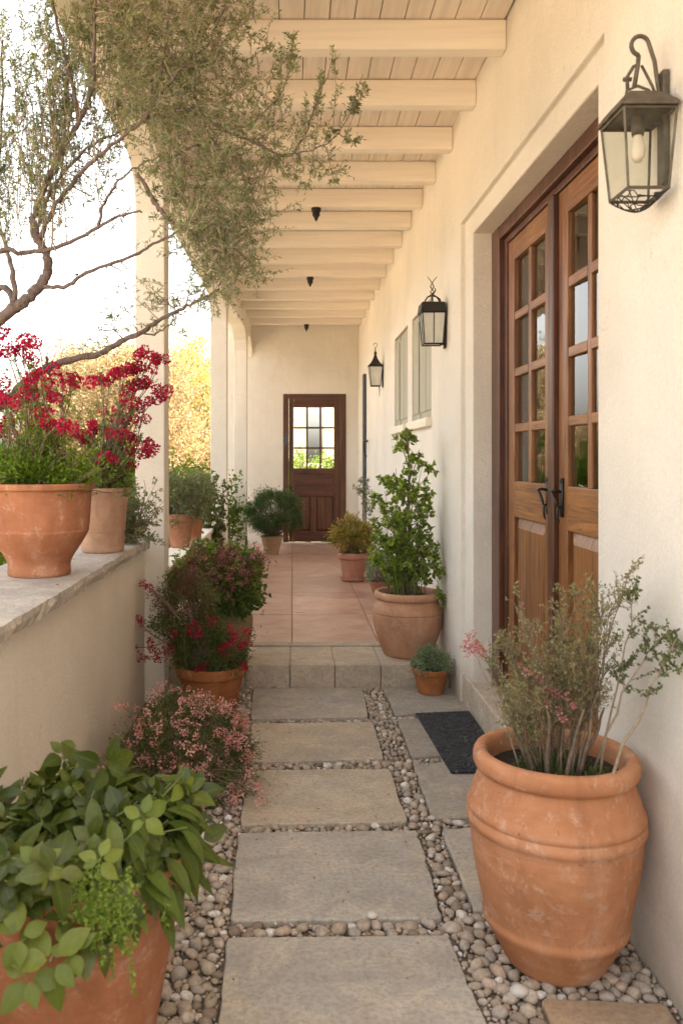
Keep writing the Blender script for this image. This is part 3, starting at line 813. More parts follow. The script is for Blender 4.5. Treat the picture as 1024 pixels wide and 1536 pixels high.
m.box(gx0+.0005, gx1-.0005, y0+.012, y1-.01, 1.0201, 1.1999)
m.box(gx0+.0005, gx1-.0005, y0+.001, y1, zb, zb+.16)
for k in (1, 2):
    zz = gz0+(gz1-gz0)*k/3
    for q in range(3): m.box(gx0+W*q/3+(.0155 if q else .001), gx0+W*(q+1)/3-(.0155 if q < 2 else .001), y0+.007, y1-.007, zz-.014, zz+.014)
build2('door_leaf', [(mleaf, M['mahog']), (m, M['mahogh'])], bd, bevel=.004)
m = MB()
for (u0, u1) in ((gx0, cx-.045), (cx+.045, gx1)):
    q0, q1 = zb+.16, .86; e = .035; yb, yf_ = y0+.024, y0+.01
    m.add([(u0,yb,q0),(u1,yb,q0),(u1,yb,q1),(u0,yb,q1),(u0+e,yf_,q0+e),(u1-e,yf_,q0+e),(u1-e,yf_,q1-e),(u0+e,yf_,q1-e)], [(0,1,5,4),(1,2,6,5),(2,3,7,6),(3,0,4,7),(4,5,6,7)])
m.build('door_panel', M['mahog'], bd)
m = MB()
for q in range(3):
    for k in range(3):
        m.box(gx0+W*q/3+.012, gx0+W*(q+1)/3-.012, y0+.02, y0+.024, gz0+(gz1-gz0)*k/3+.01, gz0+(gz1-gz0)*(k+1)/3-.01)
m.build('glass', M['glass_clear'], bd)
m = MB(); hx = DX0+.05
m.box(hx-.03, hx+.03, Yf-.012, Yf-.001, 1.62, 1.80); m.tube([(hx, Yf-.012, 1.74), (hx, Yf-.06, 1.74), (hx, Yf-.075, 1.69), (hx, Yf-.06, 1.65), (hx, Yf-.012, 1.64)], .01, 8)
m.build('door_knocker', M['slate'], bd, bevel=.004)
m = MB(); hx = a+.035; m.tube([(hx, y0, .80), (hx, y0-.045, .82), (hx, y0-.05, .90), (hx, y0-.045, .98), (hx, y0, 1.0)], .009, 8); m.build('door_handle', M['iron'], bd, smooth=True)

# shuttered windows
def window(y0, y1, label):
    p = part('window', house, label); X = 1.055
    n = 3; gap = (y1-y0)/n
    for k in range(n):
        m = MB(); m.box(X-.035+(.006 if k == 1 else 0), X-.004, y0+gap*k+.006, y0+gap*(k+1)-.006, 1.745, 2.592)
        m.box(X-.045+(.006 if k == 1 else 0), X-.0355+(.006 if k == 1 else 0), y0+gap*k+.03, y0+gap*(k+1)-.03, 1.80, 2.54)
        m.build('shutter', M['shutter'], p, bevel=.004)
    m = MB(); m.box(.955, X-.001, y0-.03, y1+.03, 1.672, 1.738); m.build('sill', M['sillw'], p, bevel=.006)
window(6.003, 6.977, 'nearer shuttered window with sage boards, behind the frosted lantern')
window(7.233, 8.167, 'farther shuttered window with sage boards')
# slate door jamb far along the wall, with cream panel beside it
ob = MB(); ob.box(.955, .998, 11.22, 11.36, TZ, 2.58)
o = ob.build('door_jamb', M['slate'], house, bevel=.02, seg=4); o['label'] = 'tall slate blue jamb standing out from the wall'
ob = MB(); ob.box(.975, .998, 11.40, 12.3, TZ, 2.45); o = ob.build('side_door', M['sillw'], house, bevel=.006); o['label'] = 'cream side door beyond the slate jamb'
m = MB(); m.tube([(.95, 11.1, 1.66), (.93, 10.7, 1.67), (.95, 10.55, 1.665)], .008, 6); m.tube([(.99, 10.9, 1.66), (.94, 10.9, 1.66), (.93, 10.9, 1.60), (.95, 10.9, 1.50), (.97, 10.88, 1.46)], .01, 6); m.tube([(.999, 11.05, 1.66), (.95, 11.05, 1.66)], .008, 6)
o = m.build('wall_hook', M['iron'], None); tag(o, 'small rusty iron hook on the wall beside the slate jamb', 'hook')

# curtains inside the french doors
def curtain(y0, y1, label):
    n = 60; V = []; fcs = []
    for i in range(n+1):
        y = y0+(y1-y0)*i/n; x = 1.50+.022*math.sin(i*.95)+.012*math.sin(i*.37+1)
        V += [(x, y, .2), (x, y, 2.62), (x+.004, y, 2.62), (x+.004, y, .2)]
    for i in range(n):
        for k in range(4):
            j = (k+1) % 4; fcs.append((i*4+k, (i+1)*4+k, (i+1)*4+j, i*4+j))
    c = thing('curtain', (1.52, (y0+y1)/2, .2), label, 'curtain', 'linen curtains inside the french doors')
    MB().add(V, fcs).build('drape', M['curtain'], c, smooth=True, weld=True)
    m = MB(); m.tube([(1.505, y0-.04, 2.66), (1.505, y1+.04, 2.66)], .009, 8); m.build('curtain_rod', M['iron'], c)
curtain(4.45, 4.95, 'pale linen curtain behind the far glass leaf')
curtain(5.05, 5.75, 'pale linen curtain behind the hinge side of the near glass leaf, deeper in')

# ------------------------------------------------------------------ garden walls
gw = thing('garden_wall', (-1.06, 2.3, 0), 'waist high cream wall with rough stone coping along the left of the path', 'wall')
m = MB(); m.box(-1.24, -.88, -.6, 4.985, -.06, .916); m.build('wall', M['parapet'], gw, bevel=.006)
rg = np.random.default_rng(21)
def coping():
    ny, nx = 190, 14; V = []; Yc = np.linspace(-.6, 4.94, ny); Xc = np.linspace(-1.30, -.842, nx)
    e = np.cumsum(rg.normal(0, .0018, ny)); e -= np.linspace(e[0], e[-1], ny); e = np.clip(e*1.3+rg.normal(0, .0028, ny), -.014, .014)
    top = []
    for i, y in enumerate(Yc):
        for j, x in enumerate(Xc):
            xx = x+(e[i] if j == nx-1 else e[i]*.4*(j/nx)); edge = .004 if j in (0, nx-1) or i in (0, ny-1) else 0
            yy = y-(.06*max(0, (j-nx+4)/3)**2 if i == ny-1 else 0)
            top.append((xx, yy, .97-edge+rg.normal(0, .0010)))
    V = top[:]; nb = len(V)
    ring = [(i, 0) for i in range(ny)]+[(ny-1, j) for j in range(1, nx)]+[(i, nx-1) for i in range(ny-2, -1, -1)]+[(0, j) for j in range(nx-2, 0, -1)]
    fcs = [(i*nx+j, i*nx+j+1, (i+1)*nx+j+1, (i+1)*nx+j) for i in range(ny-1) for j in range(nx-1)]
    R = len(ring)
    for lev, z in ((0, .945), (1, .9165)):
        for (i, j) in ring:
            x, y, _ = top[i*nx+j]; V.append((x+rg.normal(.001, .0042)+(.003 if lev == 0 else -.004)*(1 if j == nx-1 else -1 if j == 0 else 0), y, z+rg.normal(0, .0015)*(lev == 0)))
    idx = [i*nx+j for (i, j) in ring]
    for a in range(R):
        b = (a+1) % R
        fcs.append((idx[a], idx[b], nb+b, nb+a)); fcs.append((nb+a, nb+b, nb+R+b, nb+R+a))
    fcs.append(tuple(nb+R+a for a in range(R)))
    return MB().add(V, fcs)
coping().build('coping', M['coping'], gw, weld=True)
lw = thing('low_wall', (-.86, 7.1, 0), 'low cream wall between the first two porch columns', 'wall')
m = MB(); m.box(-.92, -.785, 5.182, 9.058, -.05, .72); m.build('wall', M['wall'], lw, bevel=.01)
m = MB(); m.box(-.94, -.765, 5.183, 9.057, .7205, .758); m.build('coping', M['column'], lw, bevel=.008)

# courtyard beyond the back door
cw = thing('courtyard_wall', (-.3, 16, 0), 'cream courtyard wall seen through the left panes of the back door', 'wall')
m = MB(); m.box(-.95, .30, 16, 16.3, -.05, 4.2); m.build('wall', M['court'], cw, bevel=.01); m = MB(); m.box(-1.0, .34, 15.95, 16.35, 4.2, 4.3); m.build('coping', M['coping'], cw)
cw = thing('courtyard_wall', (2.2, 15, 0), 'grey cream courtyard wall seen through the right panes of the back door', 'wall')
m = MB(); m.box(.56, 4, 15, 15.3, -.05, 4.2); m.build('wall', M['court'], cw, bevel=.01); m = MB(); m.box(.52, 4.05, 14.95, 15.35, 4.2, 4.3); m.build('coping', M['coping'], cw)

# ------------------------------------------------------------------ lanterns
def lantern_body(t, X0, X1, Y0, Y1, zb, zt, tin, frame, glassm, style, bulb=False, seed=0):
    """tapered four-sided lantern; wall side at X1. tin = taper inset at the bottom"""
    cx, cy = (X0+X1)/2, (Y0+Y1)/2
    top = [(X0,Y0,zt),(X1,Y0,zt),(X1,Y1,zt),(X0,Y1,zt)]
    bot = [(X0+tin,Y0+tin,zb),(X1-tin*.8,Y0+tin,zb),(X1-tin*.8,Y1-tin,zb),(X0+tin,Y1-tin,zb)]
    m = MB(); r = .0042
    for a, b in zip(top, bot): m.tube([a, b], r, 4)
    for ring, rr in ((top, .0045), (bot, .0055)):
        for a, b in zip(ring, ring[1:]+ring[:1]): m.tube([a, b], rr, 4)
    if style == 'frosted':
        for s in (0, 3):
            a = (Vector(top[s])+Vector(top[(s+1) % 4]))/2; b = (Vector(bot[s])+Vector(bot[(s+1) % 4]))/2
            m.tube([a, b], .0035, 4)
    m.build('frame', frame, t, bevel=.001)
    gm = MB(); ins = .004
    ti = [Vector(p)+(Vector((cx, cy, zt))-Vector(p)).normalized()*ins for p in top]; bi = [Vector(p)+(Vector((cx, cy, zb))-Vector(p)).normalized()*ins for p in bot]
    for k in (0, 2, 3):
        j = (k+1) % 4; nrm = ((ti[j]-ti[k]).cross(bi[k]-ti[k])).normalized()*.0015
        A = [tuple(v) for v in (bi[k], bi[j], ti[j], ti[k])]; B = [tuple(Vector(v)+nrm) for v in A]
        gm.add(A+B, [(0,1,2,3),(7,6,5,4),(0,4,5,1),(1,5,6,2),(2,6,7,3),(3,7,4,0)])
    gm.build('glass', glassm, t)
    # roof
    o = .011; m = MB()
    e0 = [(X0-o,Y0-o,zt+.004),(X1+o*.4,Y0-o,zt+.004),(X1+o*.4,Y1+o,zt+.004),(X0-o,Y1+o,zt+.004)]
    e1 = [(x, y, zt+.014) for x, y, z in e0]
    if style == 'clear':   hs = ((.74, .026), (.50, .044))
    elif style == 'frosted': hs = ((.92, .050), (.78, .055))
    else: hs = ((.62, .03), (.34, .07), (.16, .115), (.10, .13))
    rings = [e0, e1]
    for s, h in hs: rings.append([(cx+(x-cx)*s, cy+(y-cy)*s, zt+.014+h) for x, y, z in e0])
    V = [p for r_ in rings for p in r_]; fcs = [(0,3,2,1)]
    for k in range(len(rings)-1):
        for i in range(4):
            j = (i+1) % 4; fcs.append((k*4+i, k*4+j, (k+1)*4+j, (k+1)*4+i))
    q = (len(rings)-1)*4; fcs.append((q, q+1, q+2, q+3))
    m.add(V, fcs).build('roof', frame, t, bevel=.003)
    if bulb:
        m = MB(); m.lathe([(.001, zt-.045), (.016, zt-.045), (.018, zt-.02), (.018, zt+.004)], (cx, cy, 0), 20); m.build('bulb_socket', M['pot_tan'] if False else frame, t, smooth=True)
        m = MB(); m.lathe([(.001, zt-.118), (.010, zt-.116), (.017, zt-.103), (.019, zt-.085), (.016, zt-.066), (.011, zt-.046)], (cx, cy, 0), 24); m.build('bulb', M['bulb'], t, smooth=True)
    return cx, cy, bot
def arc(cx, cz, r, a0, a1, n, x=True, y=0):
    return [((cx+r*math.cos(a)), y, cz+r*math.sin(a)) for a in np.linspace(a0, a1, n)]
# nearest lantern: clear glass, bulb, wire basket, hook
t = thing('wall_lantern', (1.02, 2.27, 2.17), 'big bronze wall lantern with clear glass, a bulb and a wire basket, nearest the camera', 'lantern', 'wall lanterns')
cx, cy, bot = lantern_body(t, .872, 1.010, 2.19, 2.352, 2.165, 2.372, .017, M['bronze'], M['glass_clear'], 'clear', True)
m = MB(); rg = np.random.default_rng(3)
bx0, bx1, by0, by1 = bot[0][0], bot[1][0], bot[0][1], bot[2][1]; mx_, my_ = (bx0+bx1)/2, (by0+by1)/2
def bowl(u, v): # u,v in -1..1
    return (mx_+u*(bx1-bx0)/2, my_+v*(by1-by0)/2, 2.163-.042*(1-u*u*.9)*(1-v*v*.55)*1.0)
for v in (-.95, -.45, 0, .45, .95):
    m.tube([bowl(u, v+rg.normal(0, .05)) for u in np.linspace(-1, 1, 9)], .0018, 4)
for u in (-.9, -.4, .1, .55, .95):
    m.tube([bowl(u+rg.normal(0, .05), v) for v in np.linspace(-1, 1, 9)], .0018, 4)
for s in (1, -1):
    m.tube([bowl(uv, uv*s) for uv in np.linspace(-.95, .95, 9)], .0016, 4)
    m.tube([bowl(uv*.8, -uv*s*.6+.3) for uv in np.linspace(-.95, .95, 9)], .0016, 4)
m.tube([bowl(math.cos(a), math.sin(a)*.98) for a in np.linspace(0, 6.283, 28)], .002, 4)
m.build('wire_basket', M['iron'], t)
m = MB(); zt = 2.372+.058
m.tube([(cx-.035, cy, zt-.005), (cx-.03, cy, zt+.02), (cx, cy, zt+.032), (cx+.03, cy, zt+.02), (cx+.038, cy, zt-.005)], .004, 6)
m.tube([(cx-.028, cy, zt+.022), (cx-.03, cy, zt+.055), (cx-.012, cy, zt+.085), (cx+.004, cy, zt+.09)], .005, 6)
m.tube([(cx-.04, cy, zt+.05), (cx-.018, cy, zt+.05)], .006, 6); m.tube([(cx-.03, cy, zt+.06), (cx-.03, cy, zt+.018)], .003, 5)
m.tube([(cx-.01, cy, zt+.03), (cx+.0, cy, zt+.09), (cx+.002, cy, zt+.115)], .006, 6)
m.tube([(cx+.002, cy, zt+.115)]+[(cx+.006+.024*math.cos(a)*1.0, cy, zt+.142+.026*math.sin(a)) for a in np.linspace(-2.0, -5.9, 12)]+[(cx+.045, cy, zt+.10), (cx+.055, cy, zt+.03), (cx+.07, cy+.004, zt-.02)], .006, 8)
m.tube([(cx+.01, cy, zt+.088), (cx+.04, cy, zt+.03), (cx+.055, cy, zt-.02), (cx+.055, cy, zt-.05)], .004, 6)
m.build('hook', M['bronze'], t, smooth=True)
m = MB(); m.box(1.001, 1.0185, cy-.02, cy+.02, 2.19, 2.50); m.tube([(1.01, cy, 2.36), (.985, cy, 2.36)], .008, 6); m.tube([(1.01, cy, 2.17), (.985, cy, 2.168)], .006, 6)
m.build('back_plate', M['bronze'], t, bevel=.003)
# second: frosted
t = thing('wall_lantern', (1.0, 5.43, 2.17), 'black wall lantern with frosted glass and twisted iron top, middle one of the three', 'lantern', 'wall lanterns')
cx, cy, bot = lantern_body(t, .838, .985, 5.36, 5.50, 2.185, 2.385, .016, M['iron'], M['frosted'], 'frosted')
m = MB(); z = 2.452
for s in (1, -1):
    m.tube([(cx+s*.045, cy, z-.01), (cx+s*.045, cy, z+.02), (cx+s*.028, cy, z+.045), (cx, cy, z+.05)], .005, 5)
    m.tube([(cx+s*.02, cy, z+.045), (cx-s*.012, cy, z+.075), (cx+s*.012, cy, z+.11), (cx-s*.004, cy, z+.14), (cx-s*.03, cy, z+.175)], [.005,.004,.004,.003,.002], 5)
    m.tube([(cx, cy+s*.03, z-.01), (cx, cy+s*.025, z+.03), (cx, cy, z+.045)], .004, 5)
m.tube([(cx+.06, cy, z-.01), (cx+.05, cy, z+.03), (cx+.01, cy, z+.055)], .005, 5); m.tube([(cx, cy, z+.05), (cx+.022, cy, z+.085), (cx+.018, cy, z+.10)], .004, 5)
m.build('twisted_finial', M['iron'], t, smooth=True)
m = MB(); m.box(.987, .9995, 5.40, 5.46, 2.16, 2.40); m.tube([(.99, 5.43, 2.19), (.96, 5.43, 2.185)], .008, 6); m.build('back_plate', M['iron'], t, bevel=.003)
# third: small spired
t = thing('wall_lantern', (1.0, 9.2, 2.2), 'slim dark wall lantern with a spired roof, farthest along the wall', 'lantern', 'wall lanterns')
cx, cy, bot = lantern_body(t, .845, .985, 9.1, 9.24, 2.235, 2.445, .022, M['iron'], M['frosted'], 'spire')
m = MB(); z = 2.59
m.lathe([(.001, -.012), (.016, -.004), (.018, .008), (.012, .02), (.006, .03), (.005, .07)], (cx, cy, z), 12)
m.tube([(cx+.02*math.cos(a), cy, z+.095+.022*math.sin(a)) for a in np.linspace(-1.5, 3.6, 10)], .003, 5)
m.build('finial', M['iron'], t, smooth=True)
m = MB(); m.tube([(cx+.045, cy, 2.235), (cx+.045, cy, 2.12)], [.007, .002], 6); 
m.build('drop_rod', M['iron'], t); m = MB(); m.box(.988, .9995, cy-.03, cy+.03, 2.22, 2.42); m.build('back_plate', M['iron'], t, bevel=.003)

# ceiling spotlights
def spot(px, Y, lab):
    X = (px-PX)*Y/F; z = 3.371
    t = thing('ceiling_spotlight', (X, Y, z), lab, 'spotlight', 'small black spotlights under the porch ceiling')
    m = MB(); m.lathe([(.001, -.022), (.036, -.022), (.038, -.018), (.038, .001)], (X, Y, z), 28); m.build('mount', M['blackmetal'], t, smooth=False)
    m = MB(); m.lathe([(.001, -.100), (.006, -.098), (.022, -.062), (.029, -.058), (.030, -.022), (.02, -.021)], (X, Y, z), 24); m.build('cone', M['blackmetal'], t)
spot(474, 6.43, 'black cone spotlight under a beam, nearest of the three')
spot(465, 8.90, 'black cone spotlight under a beam, middle one of the three')
spot(459.5, 12.06, 'tiny black cone spotlight under the last beam above the back door')

# door mat
mp = [gnd(623, 1072), gnd(707, 1069), gnd(745, 1160), gnd(676, 1161)]
mp[1].x = min(mp[1].x, 1.005); mp[2].x = 1.005
m = MB(); m.prism([(p.x, p.y) for p in mp], .0005, .011)
c = sum(mp, Vector())/4; mt = thing('door_mat', (c.x, c.y, 0), 'black rubber door mat with swirling relief in front of the french doors', 'door mat')
m.build('mat_border', M['mat'], mt, bevel=.003)
m = MB(); inn = [c+(p-c)*.93 for p in mp]; m.prism([(p.x, p.y) for p in inn], .009, .0135); m.build('mat_relief', M['mat'], mt, bevel=.002)

# ------------------------------------------------------------------ pots
def pot_prof(kind, H, R):
    """list of (r, z) outer from the foot up, over the lip and down inside"""
    if kind == 'jar':   # huge ribbed oil jar (H=.60, R=.25)
        P = [(.50,0),(.555,.012),(.60,.04),(.72,.13),(.80,.185),(.83,.20),(.85,.222),(.83,.244),(.835,.26),(.89,.36),(.945,.46),(.98,.56),(.99,.64),
             (1.0,.655),(1.028,.672),(1.032,.69),(1.012,.708),(1.0,.715),(1.02,.725),(1.024,.742),(1.0,.76),(.985,.772),(.955,.81),(.905,.86),(.872,.893),
             (.875,.903),(.925,.915),(.948,.935),(.95,.962),(.935,.985),(.90,.998),(.85,1.0),(.805,.995),(.775,.975),(.765,.94),(.765,.86)]
    elif kind == 'urn': # rounded belly, groove and collar
        P = [(.62,0),(.66,.01),(.70,.04),(.80,.16),(.90,.32),(.975,.48),(1.0,.60),(.995,.66),(.985,.668),(1.01,.675),(1.005,.70),(.96,.76),(.90,.82),(.875,.855),(.88,.875),
             (.93,.885),(.955,.91),(.955,.955),(.93,.985),(.89,1.0),(.84,.995),(.81,.97),(.80,.86)]
    elif kind == 'flared': # ledge pot: foot, waist, wide bell, thin rim
        P = [(.55,0),(.565,.02),(.56,.06),(.555,.12),(.60,.19),(.70,.28),(.80,.37),(.875,.45),(.905,.485),(.895,.50),(.905,.52),(.925,.66),(.93,.80),(.94,.905),(.955,.925),(1.0,.93),(1.01,.95),(1.005,.985),(.98,1.0),(.94,.995),(.91,.97),(.90,.86)]
    elif kind == 'banded':
        P = [(.76,0),(.79,.02),(.80,.05),(.84,.30),(.855,.325),(.875,.34),(.86,.362),(.865,.40),(.90,.70),(.93,.74),(.935,.79),(.945,.81),(.975,.93),(1.0,.94),(1.01,.965),(.99,.995),(.95,1.0),(.92,.98),(.90,.86)]
    elif kind == 'rimmed':
        P = [(.66,0),(.68,.012),(.70,.05),(.88,.74),(.885,.755),(.96,.765),(.975,.78),(1.0,.97),(.99,.995),(.96,1.0),(.93,.99),(.90,.94),(.88,.86)]
    elif kind == 'roll':
        P = [(.60,0),(.63,.012),(.655,.05),(.83,.60),(.86,.72),(.87,.75),(.90,.76),(.965,.78),(1.0,.82),(1.0,.90),(.98,.96),(.94,1.0),(.89,.99),(.86,.93),(.85,.85)]
    elif kind == 'cone':
        P = [(.56,0),(.58,.01),(.60,.04),(.93,.86),(.955,.90),(.985,.92),(1.0,.95),(.995,.985),(.97,1.0),(.94,.995),(.92,.96),(.90,.86)]
    return [(r*R, z*H) for r, z in P]
def smooth_prof(P, n=2):
    for _ in range(n):
        Q = [P[0]]
        for a, b in zip(P, P[1:]):
            Q += [(a[0]*.75+b[0]*.25, a[1]*.75+b[1]*.25), (a[0]*.25+b[0]*.75, a[1]*.25+b[1]*.75)]
        P = Q+[P[-1]]
    return P
def potted(name, loc, kind, H, R, mat, label, cat='potted plant', group=None, wob=.006, seed=0, soil=True, saucer=False):
    t = thing(name, loc, label, cat, group)
    P = smooth_prof(pot_prof(kind, H, R), 1)
    z0 = 0
    if saucer:
        m = MB(); m.lathe([(R*.70, 0), (R*.74, .01), (R*.86, .03), (R*.84, .034), (R*.70, .014)], loc, 48); m.build('saucer', M[mat], t, smooth=True); z0 = .012
    m = MB(); m.lathe([(0.001, 0)]+P if False else P, (loc[0], loc[1], loc[2]+z0), 96, wob, seed); o = m.build('pot', M[mat], t, smooth=True)
    r_in = P[-1][0]; z_in = H*.90
    m = MB(); rg = np.random.default_rng(seed+5); nr, na = 8, 40; V = [(loc[0], loc[1], loc[2]+z_in)]
    for i in range(1, nr+1):
        for a in range(na):
            r = r_in*1.02*i/nr; V.append((loc[0]+r*math.cos(a*6.2832/na), loc[1]+r*math.sin(a*6.2832/na), loc[2]+z_in+rg.normal(0, .004)*(i < nr)))
    fcs = [(0, 1+a, 1+(a+1) % na) for a in range(na)]
    for i in range(nr-1):
        for a in range(na):
            b = (a+1) % na; fcs.append((1+i*na+a, 1+(i+1)*na+a, 1+(i+1)*na+b, 1+i*na+b))
    m.add(V, fcs).build('soil', M['soil'], t, smooth=True)
    return t, loc[2]+z_in, r_in

TQ = tmpl_quad(.42, .06); TQR = tmpl_quad(.75, .1); TN = tmpl_quad(.22, .05); TL = tmpl_leaf(.58, .13, .3); TLn = tmpl_leaf(.34, .1, .45)
def petals(rg, C, n, r, size, tm=None):
    """crumpled petal clusters around centres C"""
    mb = MB(); P = []; D = []
    for c in C:
        u = rnd_unit(rg, n); rr = r*rg.uniform(.5, 1.0, n)**.5
        P.append(np.array(c)+u*rr[:, None]); D.append(u+rg.normal(0, .6, (n, 3)))
    P = np.concatenate(P); D = np.concatenate(D)
    scatter(mb, P, D, rnd_unit(rg, len(P)), size*rg.uniform(.7, 1.3, len(P)), tm or tmpl_quad(.95, .22)); return mb

# --- huge jar with the sparse twiggy shrub
JX, JY = .762, 2.42
t, zs, ri = potted('jar_plant', (JX, JY, -.012), 'jar', .615, .244, 'pot_orange', 'huge ribbed terracotta jar with a sparse twiggy shrub, standing on pebbles at the right', wob=.004, seed=1)
pl = Plant(31)
tips = [(745,965,2.42),(728,985,2.38),(768,940,2.5),(790,905,2.45),(800,930,2.3),(825,925,2.5),(848,905,2.4),(862,888,2.35),(880,900,2.5),(895,925,2.4),(905,900,2.3),(760,1000,2.3),
        (775,1010,2.5),(810,985,2.3),(840,980,2.35),(870,990,2.3),(915,930,2.35),(925,890,2.3),(940,872,2.28),(948,905,2.3),(888,960,2.45),(858,940,2.5),(835,950,2.4),(750,1040,2.25),(785,1040,2.2)]
for i, (x, y, Y) in enumerate(tips):
    rb = ri*.62*pl.rg.uniform(.2, 1); a = pl.rg.uniform(0, 6.28)
    tp = at(x, y, Y)
    p0 = (JX+(tp.x-JX)*.25+rb*.4*math.cos(a), JY+rb*.5*math.sin(a), zs-.01)
    P = wander(pl.rg, p0, tp, 9, .07)
    pl.stem(P, .0032, .0009, 5)
    pl.twigs(P, 24, .10, 13, t0=.22, ang=.7, up=.55, r=.0011, sub=2)
for k in range(9):
    a = k*.7; q = (JX+ri*.9*math.cos(a)*.8, JY+ri*.7*math.sin(a), zs+pl.rg.uniform(.12, .24)); pl.stem(wander(pl.rg, (JX+.07*math.cos(a), JY+.06*math.sin(a), zs-.01), q, 7, .1), .0075, .003, 6)
pl.st.build('stems', M['twig'], t, smooth=True)
pl.leaves(.0085, tmpl_quad(.5), .4).build('foliage', M['l_dry'], t)
# greener arching branches over the rim on the right
p2 = Plant(37); mainp = [((905,1130),(985,1000),(1012,962),2.24,2.13,.0048), ((895,1135),(935,1000),(1000,945),2.35,2.18,.004), ((890,1135),(940,1010),(948,880),2.4,2.28,.0035)]
for (b, mdl, tp, Ya, Yb, r) in mainp:
    A = at(*b, Ya); A.z = zs; Bm = at(*mdl, (Ya+Yb)/2); C = at(*tp, Yb)
    C.x = min(C.x, .99); Bm.x = min(Bm.x, .985)
    P = np.array([A*(1-u)**2+Bm*2*u*(1-u)+C*u*u for u in np.linspace(0, 1, 10)])+p2.rg.normal(0, .004, (10, 3))
    p2.stem(P, r, r*.3, 6); p2.twigs(P, 16, .075, 12, t0=.42, ang=.8, up=.35, r=.0014, sub=2)
p2.drop(1.01)
p2.st.build('branch', M['twigpale'], t, smooth=True)
p2.leaves(.0098, TQR, .4).build('green_foliage', M['l_jar'], t)
rg = np.random.default_rng(8)
Cc = [at(715+rg.normal(0, 9), 968+rg.normal(0, 8), 2.36) for _ in range(16)]+[at(x+rg.normal(0, 10), y+rg.normal(0, 8), 2.32) for (x, y) in ((845,1065),(800,1010),(830,1045)) for _ in range(5)]
Ps = wander(pl.rg, (JX-.1, JY, zs), at(722, 985, 2.36), 8, .08)
MB().tube(Ps, np.linspace(.003, .001, 8), 5).build('stems', M['twigpale'], t)
petals(rg, Cc, 16, .009, .0065).build('blossom', M['f_dusty'], t)
mb = MB(); P, D, C = clumps(rg, (JX, JY, zs+.012), (ri*.85, ri*.85, .02), 60, 2600, .02, 0.1); scatter(mb, P, D+np.array([0,0,.6]), rnd_unit(rg, len(P)), .014*rg.uniform(.6, 1.3, len(P)), TN)
mb.build('ground_moss', M['l_dark'], t)

# --- urn with tall leafy shrub, on the stone step
UX, UY = .768, 5.56
t, zs, ri = potted('urn_plant', (UX, UY, TZ-.002), 'urn', .425, .232, 'pot_peach', 'peach terracotta urn with a tall leafy green shrub, standing on the stone step', wob=.003, seed=2)
pl = Plant(41)
blobs = [(600,655,.07,26),(612,650,.05,16),(630,675,.045,14),(620,690,.05,18),(645,705,.05,14),(590,720,.08,30),(575,715,.04,12),(610,735,.10,40),(640,740,.06,26),(645,760,.06,24),(600,770,.11,46),(575,760,.06,22),(560,745,.05,10),
         (625,785,.07,26),(648,795,.05,16),(590,810,.10,40),(640,815,.06,22),(655,835,.045,12),(655,860,.03,8),(562,800,.06,26),(555,835,.06,22),(572,850,.05,20),(605,845,.08,26),(635,845,.07,24),(548,770,.04,10)]
base = np.array([UX, UY, zs])
trunkP = wander(pl.rg, base, at(612, 640, 5.5), 12, .03); pl.stem(trunkP, .011, .004, 6)
for k, (x, y, sp, n) in enumerate(blobs):
    c = np.array(at(x, y, 5.5+pl.rg.normal(0, .05))); c[0] = min(c[0], .96)
    zf = (c[2]-zs)/(trunkP[-1][2]-zs); a0, _ = sample_poly(trunkP, max(0, min(.98, zf-.18)))
    P = wander(pl.rg, a0, c, 7, .1); pl.stem(P, .005, .0018, 4); pl.twigs(P, int(n*.5), sp*1.35, 8, t0=.45, ang=.9, up=.1, r=.0013, sub=1)
for k in range(26):
    tp = np.array([UX+pl.rg.normal(0, .10), UY+pl.rg.normal(0, .09), zs+pl.rg.uniform(.3, .85)]); P = wander(pl.rg, base+np.array([pl.rg.normal(0, .05), pl.rg.normal(0, .05), 0]), tp, 7, .06)
    pl.stem(P, .004, .0015, 4); pl.twigs(P, 8, .08, 6, t0=.3, r=.0013)
pl.drop(.985)
pl.st.build('stems', M['twig'], t, smooth=True); pl.leaves(.030, TL, .35).build('foliage', M['l_urn'], t)
pl = Plant(43)   # bright feathery sprays low in the urn
for k in range(60):
    a = pl.rg.uniform(0, 6.28); r = pl.rg.uniform(0, .12); p0 = np.array([UX+r*math.cos(a), UY+r*math.sin(a), zs])
    L_ = pl.rg.uniform(.18, .42); tp = p0+np.array([math.cos(a)*.14-.09, math.sin(a)*.10-.05, 1])*L_
    P = wander(pl.rg, p0, tp, 7, .05); pl.stem(P, .003, .001, 4); pl.twigs(P, 8, .05, 9, t0=.15, ang=.5, up=.8, r=.001)
pl.st.build('stems', M['greenstem'], t); pl.leaves(.018, TQ, .3).build('feathery_foliage', M['l_bright'], t)
pl = Plant(44)   # trailing sprig at the wall side
for (a, b) in (((655,870),(668,895)),((650,850),(672,865)),((655,885),(662,905)),((640,845),(665,850))):
    A = at(*a, 5.45); Bq = at(*b, 5.4); A.x = min(A.x, .95); Bq.x = min(Bq.x, .97); P = wander(pl.rg, A, Bq, 6, .1); pl.stem(P, .003, .0015, 4); pl.twigs(P, 8, .05, 6, r=.001)
pl.drop(.985)
pl.st.build('stems', M['twig'], t); pl.leaves(.024, TL, .3).build('trailing_foliage', M['l_urn'], t)

